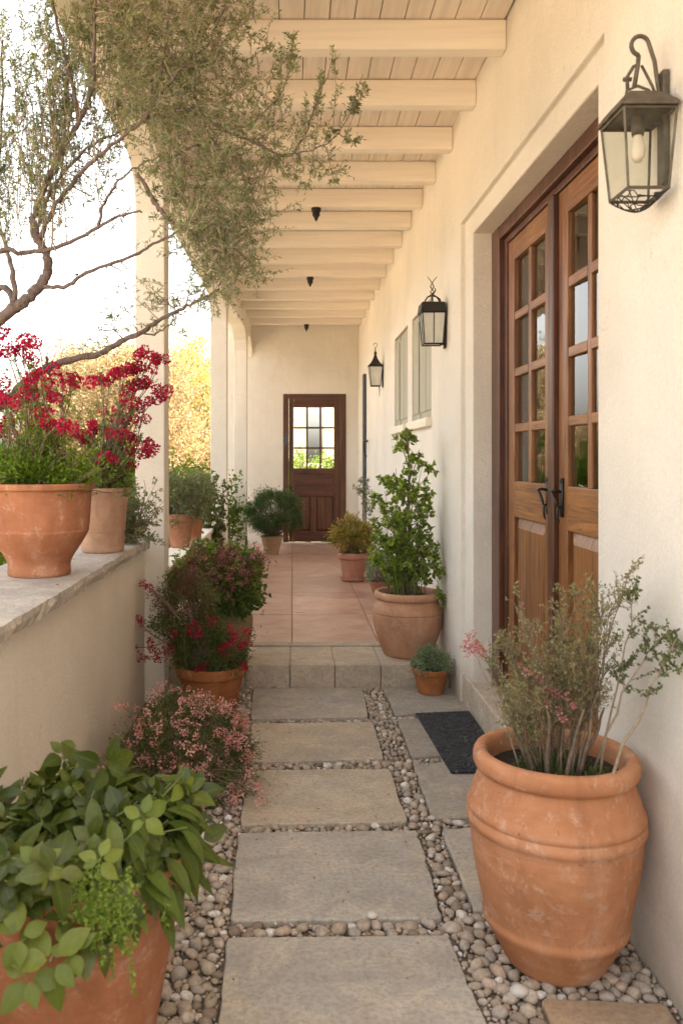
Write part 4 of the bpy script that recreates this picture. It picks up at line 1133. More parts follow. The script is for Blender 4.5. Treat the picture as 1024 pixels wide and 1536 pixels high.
# --- small pot with silver plant
SXp, SYp = .852, 5.135
t, zs, ri = potted('small_potted_plant', (SXp, SYp, 0.001), 'rimmed', .155, .112, 'pot_rust', 'small orange pot with a silver green mound at the foot of the step', wob=.003, seed=3)
rg = np.random.default_rng(5); mb = MB()
P, D, C = clumps(rg, (SXp+.005, SYp, zs+.055), (.115, .115, .085), 60, 5200, .03, .5)
scatter(mb, P, D, rnd_unit(rg, len(P))+np.array([0,0,.6]), .016*rg.uniform(.6, 1.4, len(P)), TQ); mb.build('foliage', M['l_silver'], t)
m = MB()
for c in C[::2]: m.tube(wander(rg, (SXp+rg.normal(0, .02), SYp+rg.normal(0, .02), zs-.01), c, 4, .06), .0012, 3)
m.build('stems', M['greenstem'], t)

# --- rolled rim pot on the terrace with golden green bush
def bushpot(name, loc, kind, H, R, pm, label, br, bc, n, ls, lm, tm, seed, nc=70, cr=.06, saucer=False, shell=.5, group=None, flat=0):
    t, zs, ri = potted(name, loc, kind, H, R, pm, label, seed=seed, saucer=saucer, group=group)
    rg = np.random.default_rng(seed); mb = MB()
    P, D, C = clumps(rg, bc, br, nc, n, cr, shell, flat)
    scatter(mb, P, D, rnd_unit(rg, len(P))+np.array([0,0,.5]), ls*rg.uniform(.6, 1.4, len(P)), tm); mb.build('foliage', M[lm], t)
    m = MB()
    for c in C: m.tube(wander(rg, (loc[0]+rg.normal(0, ri*.3), loc[1]+rg.normal(0, ri*.3), zs-.01), c, 5, .06), np.linspace(.004, .0012, 5), 4)
    m.build('stems', M['twig'], t); return t, zs, C, rg
t3, _, _, _ = bushpot('bush_pot', (.645, 8.85, TZ+.001), 'roll', .29, .165, 'pot_pink', 'pinkish pot with saucer and a golden green bush on the terrace by the wall', (.22, .2, .20), (.655, 8.85, .60), 5200, .035, 'l_rusty', TQ, 52, 60, .07, True)
bushpot('bush_pot', (.84, 7.95, TZ+.001), 'cone', .13, .11, 'pot_brown', 'small dark pot with a drooping grey green bush behind the peach urn', (.13, .13, .17), (.83, 7.95, .39), 3600, .024, 'l_silver', TN, 53, 50, .045)
# thin sapling further along the wall
t, zs, ri = potted('sapling_pot', (.82, 9.7, TZ+.001), 'cone', .26, .13, 'pot_brown', 'thin grey leaved sapling in front of the slate jamb', seed=54)
pl = Plant(54); P = wander(pl.rg, (.82, 9.7, zs), at(551, 722, 9.6), 9, .03); pl.stem(P, .014, .006, 6)
for (x, y) in ((532,728),(540,735),(548,745),(560,765),(556,775),(545,760),(562,750),(550,720),(538,722)):
    Q = wander(pl.rg, sample_poly(P, .7+pl.rg.uniform(0, .25))[0], at(x, y, 9.6), 6, .1); pl.stem(Q, .005, .002, 4); pl.twigs(Q, 8, .07, 7, r=.0015)
pl.st.build('stems', M['twigpale'], t); pl.leaves(.03, TQ, .3).build('foliage', M['l_grey'], t)
# --- far round bush by the back door
bushpot('round_bush_pot', (-.275, 11.35, TZ+.001), 'cone', .245, .155, 'pot_tan', 'tan pot with a dense round dark green bush left of the back door', (.355, .33, .275), (-.235, 11.35, .70), 22000, .034, 'l_pine', TN, 55, 170, .075, shell=.75, flat=.85)

# --- rust pot with crimson flowers, at the step
RX, RY = -.47, 4.86
t, zs, ri = potted('flower_pot', (RX, RY, -.01), 'rimmed', .262, .212, 'pot_rust', 'wide rust orange pot with dark red flowering shrub beside the step', seed=6)
rg = np.random.default_rng(61); mb = MB()
P, D, C = clumps(rg, (RX-.01, RY+.0, zs+.11), (.23, .20, .15), 80, 9000, .055, .4)
Pa, Da, Ca = clumps(rg, (RX-.15, RY+.02, zs+.32), (.17, .16, .22), 70, 8000, .055, .4); P = np.concatenate([P, Pa]); D = np.concatenate([D, Da]); C = np.concatenate([C, Ca])
scatter(mb, P, D, rnd_unit(rg, len(P))+np.array([0,0,.5]), .017*rg.uniform(.6, 1.4, len(P)), TQ); mb.build('foliage', M['l_dark'], t)
mb = MB(); P, D, C2 = clumps(rg, (RX-.15, RY+.03, zs+.42), (.17, .16, .16), 60, 3600, .055, .4)
scatter(mb, P, D, rnd_unit(rg, len(P)), .015*rg.uniform(.6, 1.4, len(P)), TQ); mb.build('red_foliage', M['l_redbush'], t)
m = MB()
for c in list(C[::2])+list(C2[::2]): m.tube(wander(rg, (RX+rg.normal(0, .05), RY+rg.normal(0, .05), zs-.01), c, 5, .06), np.linspace(.004, .001, 5), 4)
sp = [((255,960),(225,975),(200,970)), ((255,965),(222,955),(207,928)), ((270,930),(240,895),(222,880)), ((250,975),(225,990),(215,985)),((265,920),(235,885),(214,877))]
Ct = []
for a, b, c_ in sp:
    A, B_, C_ = (np.array(at(*q, 4.7)) for q in (a, b, c_)); Q = np.array([A*(1-u)**2+B_*2*u*(1-u)+C_*u*u for u in np.linspace(0, 1, 7)]); m.tube(Q, np.linspace(.004, .002, 7), 4)
    Ct += [Q[-1], Q[-2]+rg.normal(0, .008, 3), Q[-1]+rg.normal(0, .012, 3)]
m.build('stems', M['twig'], t)
fl = [(295,935),(320,932),(296,950),(305,1000),(298,1003),(345,965),(360,970),(352,955),(372,948),(370,960),(330,975),(260,950),(255,975),(365,995),(345,945),(285,945),(340,970),(228,975),(237,985),(222,965)]
C3 = [np.array(at(x+rg.normal(0, 3), y+rg.normal(0, 3), 4.66+rg.uniform(0, .06))) for (x, y) in fl for _ in range(3)]
petals(rg, C3+Ct, 22, .016, .011).build('blossom', M['f_crim'], t)

# --- olive urn with dusty pink bush, on the terrace edge
OX, OY = -.405, 5.47
t, zs, ri = potted('urn_plant', (OX, OY, TZ-.002), 'urn', .37, .148, 'pot_olive', 'olive brown urn with a dusty pink flowering bush behind the rust orange pot', seed=7)
mb = MB(); P, D, C = clumps(rg, (OX-.08, OY, zs+.22), (.31, .22, .19), 170, 11000, .055, .5)
scatter(mb, P, D, rnd_unit(rg, len(P))+np.array([0,0,.4]), .017*rg.uniform(.6, 1.4, len(P)), TQ); mb.build('red_foliage', M['l_redbush'], t)
mb = MB(); P, D, Cg = clumps(rg, (OX+.06, OY-.10, zs+.10), (.14, .1, .12), 40, 1500, .05, .3)
P2, D2, _c = clumps(rg, (OX-.08, OY, zs+.22), (.30, .22, .19), 120, 2600, .055, .5); P = np.concatenate([P, P2]); D = np.concatenate([D, D2])
scatter(mb, P, D, rnd_unit(rg, len(P))+np.array([0,-.3,.5]), .034*rg.uniform(.6, 1.4, len(P)), TL); mb.build('foliage', M['l_green'], t)
m = MB()
for c in C[::2]: m.tube(wander(rg, (OX+rg.normal(0, .04), OY+rg.normal(0, .04), zs-.01), c, 5, .06), np.linspace(.004, .001, 5), 4)
m.build('stems', M['twig'], t)
outer = [c for c in C if c[1] < OY+.08 and (c[2] > zs+.08)]
C3 = []
for c in outer:
    k = 5 if c[0] > OX+.02 else 2
    for _ in range(k): C3.append(np.array(c)+rg.normal(0, .035, 3)+np.array([0, -.03, .01]))
petals(rg, C3, 16, .012, .0085).build('blossom', M['f_dusty'], t)

# --- low pink flower bush on the pebbles
BXc, BYc = -.45, 3.66
t = thing('flower_bush', (BXc, BYc, -.01), 'low spreading bush with small pale pink flowers growing in the pebbles on the left', 'flowering bush')
rg = np.random.default_rng(71); mb = MB()
P, D, C = clumps(rg, (BXc, BYc, .15), (.29, .27, .23), 200, 26000, .05, .6)
k_ = (P[:, 2] > -.005) & (P[:, 0] > -.87); P = P[k_]; D = D[k_]
scatter(mb, P, D, rnd_unit(rg, len(P))+np.array([0,0,.5]), .017*rg.uniform(.6, 1.4, len(P)), TN); mb.build('foliage', M['l_green2'] if 'l_green2' in M else M['l_dark'], t)
m = MB()
for c in C: m.tube(wander(rg, (BXc+rg.normal(0, .05), BYc+rg.normal(0, .05), -.02), c, 5, .06), np.linspace(.004, .001, 5), 4)
ft = []
for (x, y, Y) in ((395,1200,3.4),(388,1180,3.42),(380,1160,3.45),(183,1058,3.6),(365,1110,3.5)):
    q = at(x, y, Y); 
    m.tube(wander(rg, (BXc+.1*(1 if x > 300 else -1), Y+.05, .14), q, 5, .06), .0016, 4); ft.append(np.array(q))
m.build('stems', M['twig'], t)
C3 = []
for c in C:
    d = (c-np.array([BXc, BYc, .15]))/np.array([.29, .27, .23])
    if (d[2] > .35 or d[1] < -.1) and rg.uniform() < .75:
        for _ in range(int(rg.integers(2, 6)+(3 if d[0] > .5 or d[2] > .7 else 0))): C3.append(c+d*.045+rg.normal(0, .018, 3))
for f in ft: C3 += [f+rg.normal(0, .012, 3) for _ in range(5)]
C3 = [c for c in C3 if c[2] > 0 and c[0] > -.86]
petals(rg, C3, 13, .010, .0100, tmpl_quad(.75, .15)).build('blossom', M['f_pink'], t)

# --- big leafy pot front left
LX, LY = -.495, 1.90
t, zs, ri = potted('leafy_pot', (LX, LY, -.01), 'cone', .575, .265, 'pot_red', 'large terracotta pot with big leaved green plants, cut off by the lower left corner', seed=8)
pl = Plant(81); rg = pl.rg
def rosette(mb, c, n, size, up=.5, jit=.5, ax=None):
    ax = np.array(ax if ax is not None else (0, 0, 1.)); ax = ax/np.linalg.norm(ax)
    u = np.cross(ax, (.3, .9, .1)); u /= np.linalg.norm(u); v = np.cross(ax, u); P = []; D = []; Nn = []; S_ = []
    a0 = rg.uniform(0, 6.28)
    for k in range(n):
        a = a0+k*2.4+rg.normal(0, .2); e = up*(k/n)+rg.normal(0, .12)
        d = (u*math.cos(a)+v*math.sin(a))*math.cos(e)+ax*math.sin(e)
        P.append(np.array(c)+d*size*.15-ax*size*.18*(1-k/n)); D.append(d); Nn.append(ax+rg.normal(0, .2, 3)); S_.append(size*(1.05-.5*k/n)*rg.uniform(.8, 1.15))
    scatter(mb, P, D, Nn, S_, TLb)
TLb = tmpl_leaf(.66, .12, .28)
mb = MB(); mlime = MB()
for k in range(215):
    u = rnd_unit(rg, 1)[0]; u[2] = abs(u[2])*.9+.02
    q = np.array([LX+.01, LY, zs+.0])+u*np.array([.30, .26, .235])*rg.uniform(.45, 1.06)*(1+.13*math.sin(4*math.atan2(u[1], u[0])+1)+.08*math.sin(9*u[0]+5*u[2]))
    q[0] = max(q[0], -.83)
    P = wander(rg, (LX+rg.normal(0, .07), LY+rg.normal(0, .07), zs-.01), q, 6, .05); pl.stem(P, .0032, .002, 5)
    ax = np.array([u[0]*.6, u[1]*.6-.15, .7])+rg.normal(0, .35, 3)
    rosette(mlime if rg.uniform() < .05 else mb, q, int(rg.integers(5, 9)), rg.uniform(.034, .088), .9, ax=ax)
for (x, y, Y, s) in ((80,1440,1.56,.080),(42,1465,1.55,.062),(108,1425,1.58,.055),(28,1405,1.56,.06),(215,1225,1.72,.05),(60,1300,1.6,.05),(150,1290,1.62,.045)):
    rosette(mlime, at(x, y, Y), 5, s, .4, ax=(.1, -.8, .5)); pl.stem(wander(rg, (LX, LY-.12, zs), at(x, y, Y), 5, .05), .003, .002, 4)
for k in range(20):
    q = at(rg.uniform(-45, 100), rg.uniform(1290, 1350), rg.uniform(1.59, 1.66))
    rosette(mb, q, int(rg.integers(4, 7)), rg.uniform(.04, .075), .7, ax=(rg.normal(0, .3), -.7, .7)); pl.stem(wander(rg, (LX+rg.normal(0, .06), LY-.1, zs), q, 5, .05), .003, .002, 4)
rib_attr(mb.build('broad_foliage', M['l_broad'], t, smooth=True)); rib_attr(mlime.build('lime_foliage', M['l_limeb'], t, smooth=True))
# narrow arching leaves at the right side
mb = MB(); P = []; D = []; Nn = []
for k in range(190):
    a = rg.uniform(-1.3, 1.5); r = rg.uniform(.10, .255); p = np.array([LX+r*math.cos(a)+.02, LY+r*math.sin(a)*.9, zs+.09+rg.uniform(-.06, .09)-max(0, r-.2)*1.2])
    P.append(p); D.append((math.cos(a)*.8, math.sin(a)*.7-.2, rg.uniform(-1.1, .3))); Nn.append((math.cos(a)*.6, math.sin(a)*.6-.2, .9))
    pl.stem(wander(rg, (LX+rg.normal(0, .08), LY+rg.normal(0, .08), zs-.01), p, 5, .06), .0025, .0015, 4)
scatter(mb, P, D, Nn, .088*rg.uniform(.6, 1.3, len(P)), tmpl_leaf(.40, .1, .5)); rib_attr(mb.build('arching_foliage', M['l_arch'], t, smooth=True))
# trailing strings of tiny leaves over the rim
p3 = Plant(82)
for (x0, y0, x1, y1) in ((150,1330,155,1450),(168,1345,170,1470),(185,1340,200,1490),(140,1340,140,1420),(192,1300,205,1410),(162,1320,160,1400),(175,1330,185,1430),(178,1340,176,1410)):
    P = wander(p3.rg, at(x0, y0, 1.62), at(x1, y1, 1.60), 8, .03); p3.stem(P, .0014, .0008, 4); p3.leafy(P, 60, 0)
for k in range(60):
    q = at(150+p3.rg.normal(0, 28), 1335+p3.rg.normal(0, 25), 1.63); p3.twig(q, (p3.rg.normal(0, .4), -.3, -.6), .05, .001, 16)
p3.st.build('trailing_stems', M['greenstem'], t); p3.leaves(.0095, TQR, .3).build('trailing_foliage', M['l_lime'], t)
pl.st.build('stems', M['greenstem'], t, smooth=True)

# --- ledge pots with red blossom
LZ = .971
def zc(x, y): return (x*420/1024, 450+y*420/1024)
def flowerpot(name, loc, kind, H, R, pm, label, cl, Yr, seed, fill, kk=3, extra=()):
    t, zs, ri = potted(name, loc, kind, H, R, pm, label, seed=seed)
    pl = Plant(seed); rg = pl.rg; C = []
    for (x, y) in cl:
        px, py = zc(x, y); Y = loc[1]+rg.uniform(*Yr); q = np.array(at(px, py, Y))
        p0 = np.array([loc[0]+rg.normal(0, ri*.35), loc[1]+rg.normal(0, ri*.3), zs-.01])
        P = wander(rg, p0, q, 9, .05, .06); pl.stem(P, .0042, .0018, 5); pl.twigs(P, 5, .07, 7, t0=.3, r=.001)
        for _ in range(kk-2): C.append(q+rg.normal(0, .017, 3)*np.array([1.8, 1, .6]))
        C.append(q)
    for (x, y, sx, sy, n) in fill:
        for _ in range(n):
            q = np.array(at(x+rg.normal(0, sx), y+rg.normal(0, sy), loc[1]+rg.uniform(-.15, .15)))
            P = wander(rg, (loc[0]+rg.normal(0, ri*.4), loc[1]+rg.normal(0, ri*.4), zs-.01), q, 6, .08); pl.stem(P, .0025, .001, 4); pl.twigs(P, 5, .06, 8, t0=.35, r=.001)
    pl.st.build('stems', M['twig'], t, smooth=True); pl.leaves(.019, TQ, .35).build('foliage', M['l_bright'] if kk == 3 else M['l_green'], t)
    for (ex, ez, er, n_) in extra:
        mb = MB(); P, D, Cc = clumps(rg, (loc[0]+ex, loc[1], zs+ez), er, 90, n_, .045, .3); k_ = P[:, 2] > zs-.01
        scatter(mb, P[k_], D[k_], rnd_unit(rg, int(k_.sum()))+np.array([0,0,.5]), .018*rg.uniform(.6, 1.4, int(k_.sum())), TQ); mb.build('low_foliage', M['l_bright'], t)
    petals(rg, C, 46, .021, .0125, tmpl_quad(1.0, .3)).build('blossom', M['f_red'], t)
cl1 = [(95,140),(110,150),(50,185),(30,190),(80,190),(125,225),(5,120),(20,345),(10,360),(40,375),(60,370),(140,270),(110,305),(160,275),(210,290),(240,285),(290,300),(265,305),(125,340),(105,330),(200,355),(185,350),(215,360),(85,355),(35,440),(15,480),(0,470),(190,460),(230,465),(175,455),(150,415),(125,455),(-30,300),(-40,200),(-60,400),(210,475)]
flowerpot('flower_pot', (-1.035, 3.42, LZ), 'flared', .375, .222, 'pot_red', 'flared terracotta pot with bright red blossom on the stone coping, nearest the camera', cl1, (-.2, .12), 91, [(30,690,60,22,70),(100,700,30,20,40),(60,650,60,20,40)], extra=((-.02, .05, (.24, .2, .11), 9000), (.06, .02, (.15, .17, .08), 2500)))
cl2 = [(290,490),(270,485),(310,515),(340,480),(345,465),(320,510),(360,295),(380,290),(410,280),(430,270),(460,265),(445,255),(520,245),(505,240),(525,200),(515,190),(570,220),(575,215),(480,310),(500,320),(540,300),(525,310),(580,320),(585,345),(545,370),(450,360),(425,400),(490,400),(440,435),(465,430),(490,435),(400,480),(430,495),(480,500),(455,505),(520,530),(550,545),(520,568),(480,550),(370,600),(365,620),(380,610),(480,610),(400,575)]
flowerpot('flower_pot', (-.965, 4.25, LZ), 'banded', .325, .135, 'pot_pale', 'pale banded pot with arching red blossom, second on the stone coping', cl2, (-.16, .08), 92, [(160,705,22,18,45),(150,650,18,25,30)], kk=4, extra=((0, .04, (.14, .13, .09), 3200),))
# grey green bush at the end of the coping
t = thing('grey_bush', (-.90, 4.66, LZ), 'airy grey green bush at the far end of the stone coping against the first column', 'bush')
pl = Plant(95)
for k in range(80):
    q = np.array([-.905+pl.rg.normal(0, .085), 4.62+pl.rg.uniform(-.12, .16), LZ+pl.rg.uniform(.03, .40)]); P = wander(pl.rg, (-.92+pl.rg.normal(0, .02), 4.66, LZ), q, 6, .08); pl.stem(P, .003, .001, 4); pl.twigs(P, 7, .07, 9, t0=.25, r=.001, bend=(0,0,-.4))
pl.st.build('stems', M['twig'], t); pl.leaves(.017, TQ, .3).build('foliage', M['l_grey'], t)

# --- pots on the low wall between columns
bushpot('bush_pot', (-.862, 6.42, .759), 'roll', .26, .115, 'pot_brown', 'brown pot with a loose grey green bush on the low wall behind the first column', (.20, .18, .17), (-.83, 6.42, 1.14), 6500, .024, 'l_grey', TQ, 96, 70, .06)
bushpot('bush_pot', (-.852, 6.95, .759), 'banded', .29, .12, 'pot_red', 'taller reddish pot with grey green bush, further back on the low wall', (.17, .17, .15), (-.80, 6.95, 1.17), 4500, .024, 'l_grey', TQ, 97, 60, .05)
t = thing('climbing_shrub', (-.72, 8.2, TZ), 'dark leafy climbing shrub trailing over the low wall before the second column', 'shrub')
pl = Plant(98)
for (x, y) in ((318,700),(325,715),(300,720),(335,740),(310,740),(330,760),(322,780),(300,745),(318,800),(328,790),(312,770),(322,820),(330,725),(295,735)):
    q = at(x, y, 8.15); P = wander(pl.rg, (-.70, 8.2, TZ), q, 9, .05); pl.stem(P, .006, .002, 4); pl.twigs(P, 16, .11, 8, t0=.4, r=.0015)
P = np.array(pl.P); pl.P = list(P)
pl.st.build('stems', M['twig'], t); pl.leaves(.036, TQR, .35).build('foliage', M['l_dark'], t)
# dark stake by the third column
m = MB(); m.tube([(-.60, 10.95, TZ), (-.598, 10.95, .3), (-.603, 10.96, .42)], [.022, .02, .012], 8); o = m.build('garden_stake', M['bark'], None); tag(o, 'short dark wooden stake beside the last column', 'stake')

# ------------------------------------------------------------------ the overhanging tree
tree = thing('overhanging_tree', (-1.9, 3.3, 0), 'wiry fine leaved tree leaning in from the left below the porch roof edge', 'tree')
pl = Plant(101); rg = pl.rg
def px(pts): return np.array([tuple(at(*p)) for p in pts])
def cr(P, n=6):   # catmull-rom
    P = np.array(P); Q = np.vstack([2*P[0]-P[1], P, 2*P[-1]-P[-2]]); out = []
    for i in range(1, len(Q)-2):
        for u in np.linspace(0, 1, n, endpoint=False):
            a, b, c, d = Q[i-1], Q[i], Q[i+1], Q[i+2]
            out.append(.5*((2*b)+(-a+c)*u+(2*a-5*b+4*c-d)*u*u+(-a+3*b-3*c+d)*u**3))
    out.append(P[-1]); return np.array(out)
limbs = MB(); SK = []
def limb(pts, r0, r1, n=8, world=None):
    P = cr(px(pts)) if world is None else cr(world)
    P = P+rg.normal(0, .0025, P.shape); limbs.tube(P, np.linspace(r0*.72, r1*.6, len(P))*(1+.08*np.sin(np.arange(len(P))*1.7)), n); SK.append(P); return P
T0 = np.array([[-1.9, 3.3, -.05], [-1.85, 3.3, .6], [-1.72, 3.25, 1.2], [-1.5, 3.22, 1.62]])
tr = cr(T0); limbs.tube(tr, np.linspace(.11, .06, len(tr)), 12)
A0 = tuple(T0[-1])
def ax_(p):  # world -> pseudo pixel tuple
    return (PX+p[0]*F/p[1], PY-(p[2]-EYE)*F/p[1], p[1])
a0 = ax_(T0[-1]); a1 = ax_(T0[-2])
B1 = limb([a0,(0,480,3.2),(35,455,3.2),(62,425,3.2),(73,404,3.2),(67,375,3.2),(50,345,3.2),(59,305,3.2),(88,234,3.15),(117,187,3.1),(138,135,3.1),(143,59,3.05),(143,-20,3.0)], .034, .007)
B1b = limb([a0,(-10,440,3.25),(22,452,3.22),(18,400,3.25),(8,365,3.3),(-2,320,3.3),(2,200,3.3),(5,60,3.2)], .02, .006)
B2 = limb([a0,(-20,395,3.1),(35,380,3.1),(85,372,3.1),(147,340,3.05),(185,322,3.05),(213,317,3.0)], .016, .006)
B3 = limb([(60,432,3.2),(100,428,3.18),(130,410,3.15),(195,385,3.1),(230,366,3.08),(258,353,3.05),(285,335,3.05)], .012, .005)
B5 = limb([(60,358,3.2),(80,315,3.15),(110,272,3.1),(150,233,3.05),(185,205,3.0),(215,180,2.95),(260,165,2.95),(310,160,2.95)], .014, .005)
B5b = limb([(55,350,3.2),(70,300,3.2),(95,260,3.15),(140,215,3.1),(205,190,3.1)], .012, .005)
B6 = limb([(147,342,3.05),(155,310,3.05),(168,285,3.0),(190,262,3.0),(215,245,3.0),(240,235,3.0)], .009, .004)
B7 = limb([a1,(-40,625,3.5),(0,610,3.5),(40,572,3.5),(75,550,3.5),(100,541,3.48),(150,530,3.45),(182,512,3.4),(215,497,3.35),(240,480,3.3),(275,462,3.25),(305,447,3.2),(330,435,3.15)], .032, .006)
limb([(78,548,3.5),(72,560,3.5),(70,536,3.49)], .012, .010)
B7b = limb([(210,500,3.35),(235,500,3.33),(262,480,3.3),(262,465,3.3)], .006, .003)
B7c = limb([(185,510,3.4),(170,490,3.4),(165,455,3.4)], .004, .0015)
C1 = limb([(120,182,3.1),(100,90,3.1),(80,10,3.1),(70,-30,3.1)], .012, .006)
C2 = limb([(215,182,2.95),(235,130,2.95),(250,60,2.9),(255,-30,2.85)], .010, .005)
C3_ = limb([(215,182,2.95),(265,110,2.9),(315,60,2.9),(350,-20,2.85)], .010, .004)
C4 = limb([(290,163,2.95),(335,195,2.95),(385,215,2.95),(430,235,2.9),(455,205,2.9),(470,165,2.9),(500,85,2.85)], .009, .002)
C5 = limb([(230,300,3.0),(250,325,3.0),(280,350,3.0),(305,375,3.0),(330,400,3.0),(335,420,3.0)], .012, .004)
C5b = limb([(205,260,3.0),(225,290,3.0),(240,318,3.0)], .012, .010)
C6 = limb([(250,240,3.0),(300,215,2.95),(335,200,2.95)], .006, .003)
C7 = limb([(400,240,2.93),(440,230,2.9),(480,220,2.9),(515,190,2.88),(545,110,2.85)], .005, .0015)
C8 = limb([(320,195,2.95),(370,190,2.9),(405,160,2.9),(430,120,2.88),(440,60,2.85)], .006, .0015)
C9 = limb([(310,200,2.95),(350,235,2.95),(390,215,2.92)], .005, .002)
limbs.build('trunk', M['bark'], tree, smooth=True)
allsk = np.concatenate(SK)
def blob(x, y, rx, ry, n, Y=2.95, L=.14, nl=26, up=0.0, sub=2, dy=.12):
    for k in range(n):
        while True:
            u = rg.uniform(-1, 1, 2)
            if u@u < 1: break
        q = np.array(at(x+u[0]*rx, y+u[1]*ry, Y+rg.uniform(-dy, dy)))
        q[2] = min(q[2], 3.33)
        d = rnd_unit(rg, 1)[0]*.8+np.array([0, 0, up]); d /= np.linalg.norm(d)
        T = pl.twig(q, d, L*rg.uniform(.6, 1.2), .0019, nl)
        for s in range(sub):
            pp, d2 = sample_poly(T, rg.uniform(.1, .9)); d2 = d2/np.linalg.norm(d2)+rg.normal(size=3)*.6
            pl.twig(pp, d2, L*.6, .0010, nl//2)
        if k % 4 == 0:   # connect to the skeleton
            j = np.argmin(((allsk-q)**2).sum(1)); pl.stem(wander(rg, allsk[j], q, 6, .08), .0028, .0014, 4)
DB = [(200,30,60,50,60),(262,50,60,60,80),(320,30,50,50,60),(360,10,35,30,24),(230,120,60,60,80),(290,110,60,60,80),(345,110,45,50,40),(250,190,50,50,60),(310,190,55,50,60),(360,170,40,50,36),(395,130,18,60,18),(380,220,40,35,36),
      (240,250,35,45,34),(290,260,50,45,56),(345,260,45,40,50),(385,265,25,30,22),(290,320,45,40,52),(335,320,50,40,60),(375,330,25,35,24),(345,370,40,35,56),(310,380,35,30,36),(370,375,25,25,20),(325,415,25,20,22),(180,100,40,60,26),(175,20,40,40,24),(330,350,60,60,40)]
for b in DB: blob(b[0], b[1], b[2]*.9, b[3]*.9, int(b[4]*.55))
# lighter sprigs: right side
def sprig(P, n, L=.10, nl=14, up=.6, t0=.25, sub=1): pl.twigs(P, n, L, nl, t0=t0, ang=.6, up=up, r=.0012, sub=sub)
sprig(C4, 30, .09, 12, .7, .4, 1); sprig(C7, 22, .08, 12, .9, .2, 1); sprig(C8, 26, .09, 12, .6, .2, 1)
for (x0, y0, x1, y1) in ((500,190,503,80),(470,230,485,120),(455,225,462,150),(520,200,548,120),(440,225,440,270),(490,220,500,280),(470,235,462,285),(415,235,405,260),(510,185,530,160),(430,110,440,60),(420,180,425,90),(505,200,535,215)):
    P = wander(rg, at(x0, y0, 2.9), at(x1, y1, 2.87), 7, .05); pl.stem(P, .0022, .0008, 4); sprig(P, 12, .045, 9, .5, .1)
blob(460, 255, 45, 25, 9, L=.08, nl=12, sub=1); blob(495, 230, 30, 35, 6, L=.08, nl=12, sub=1); blob(425, 200, 30, 40, 8, L=.08, nl=12, sub=1)
# left: long upright whips against the sky
for k in range(115):
    x = rg.uniform(-15, 190); yb = rg.uniform(200, 400) if x < 90 else rg.uniform(120, 360); h = rg.uniform(120, 300); Y = 3.15+rg.uniform(-.1, .15)
    top = max(yb-h, -30)
    q0 = np.array(at(x, yb, Y)); j = np.argmin(((allsk-q0)**2).sum(1)); s = allsk[j]
    P = np.vstack([s[None], wander(rg, s+(q0-s)*.5, at(x+rg.normal(0, 30)-4, top, Y), 9, .07)]); pl.stem(P, .0024, .0007, 4)
    pl.leafy(P, 18, .1, .7); pl.twigs(P, 13, .085, 12, t0=.15, ang=.6, up=.5, r=.0008, sub=1)
for (x, y, rx, ry, n) in ((25,260,40,40,16),(15,190,30,40,10),(70,200,40,40,10),(120,250,40,40,12),(90,300,40,30,6),(30,330,30,30,8),(100,130,40,50,10),(160,290,20,20,5),(180,330,15,15,4)): blob(x, y, rx, ry, n, Y=3.15, L=.09, nl=14, sub=1)
# low branch leaves around the first column
for (x, y, rx, ry, n) in ((300,445,30,12,16),(275,455,30,14,10),(330,420,18,20,12),(225,455,20,18,6),(200,475,25,15,5),(180,460,25,10,4),(215,415,10,5,3),(250,440,20,14,6),(150,500,15,6,3),(265,495,20,8,4),(145,520,10,10,3)): blob(x, y, rx, ry, n, Y=3.3, L=.07, nl=14, sub=1, dy=.05)
for P_ in (B7[-30:], B7b, B7c, B3, B6): pl.twigs(P_, 10, .07, 8, t0=.2, r=.0012)
pl.st.build('twigs', M['twigpale'], tree)
pl.leaves(.0135, tmpl_quad(.30), .65).build('foliage', M['l_olive'], tree)
print('tree leaves', len(pl.P))

# ------------------------------------------------------------------ garden beyond
def garden_tree(name, mat, H, R, label, cat, group, seed, n=16000, nc=150, ls=.06, trunk=.12, zc_=.62, rz=.42):
    t = thing(name, (0, 0, 0), label, cat, group); rg = np.random.default_rng(seed)
    mb = MB(); P, D, C = clumps(rg, (0, 0, H*zc_), (R, R, H*rz), nc, n, R*.22, .35)
    P = P[P[:, 2] > .05]; D = rg.normal(size=P.shape)
    scatter(mb, P, D, rnd_unit(rg, len(P)), ls*rg.uniform(.6, 1.4, len(P)), TQR)
    m = MB(); tk = wander(rg, (0, 0, -.1), (rg.normal(0, .15), rg.normal(0, .15), H*.75), 10, .03); m.tube(tk, np.linspace(trunk, .03, 10), 8)
    for c in C[::3]:
        z = min(.95, max(.2, (c[2]-H*.25)/(H*.75))); a, _ = sample_poly(tk, z*.9); m.tube(wander(rg, a, c, 6, .08), np.linspace(trunk*.3, .008, 6), 5)
    m.build('trunk', M['twig'], t); mb.build('crown', M[mat], t)
    return t
G = 'golden trees beyond the porch'
protos = [garden_tree('golden_tree', 'l_gold', 3.7, 1.7, '', 'tree', G, 201, 30000, 240, .05), garden_tree('golden_tree', 'l_gold', 3.3, 1.5, '', 'tree', G, 202, 26000, 200, .05), garden_tree('wispy_tree', 'l_rusty', 4.1, 1.2, '', 'tree', 'wispy trees beyond the porch', 203, 9000, 160, .045, rz=.40)]
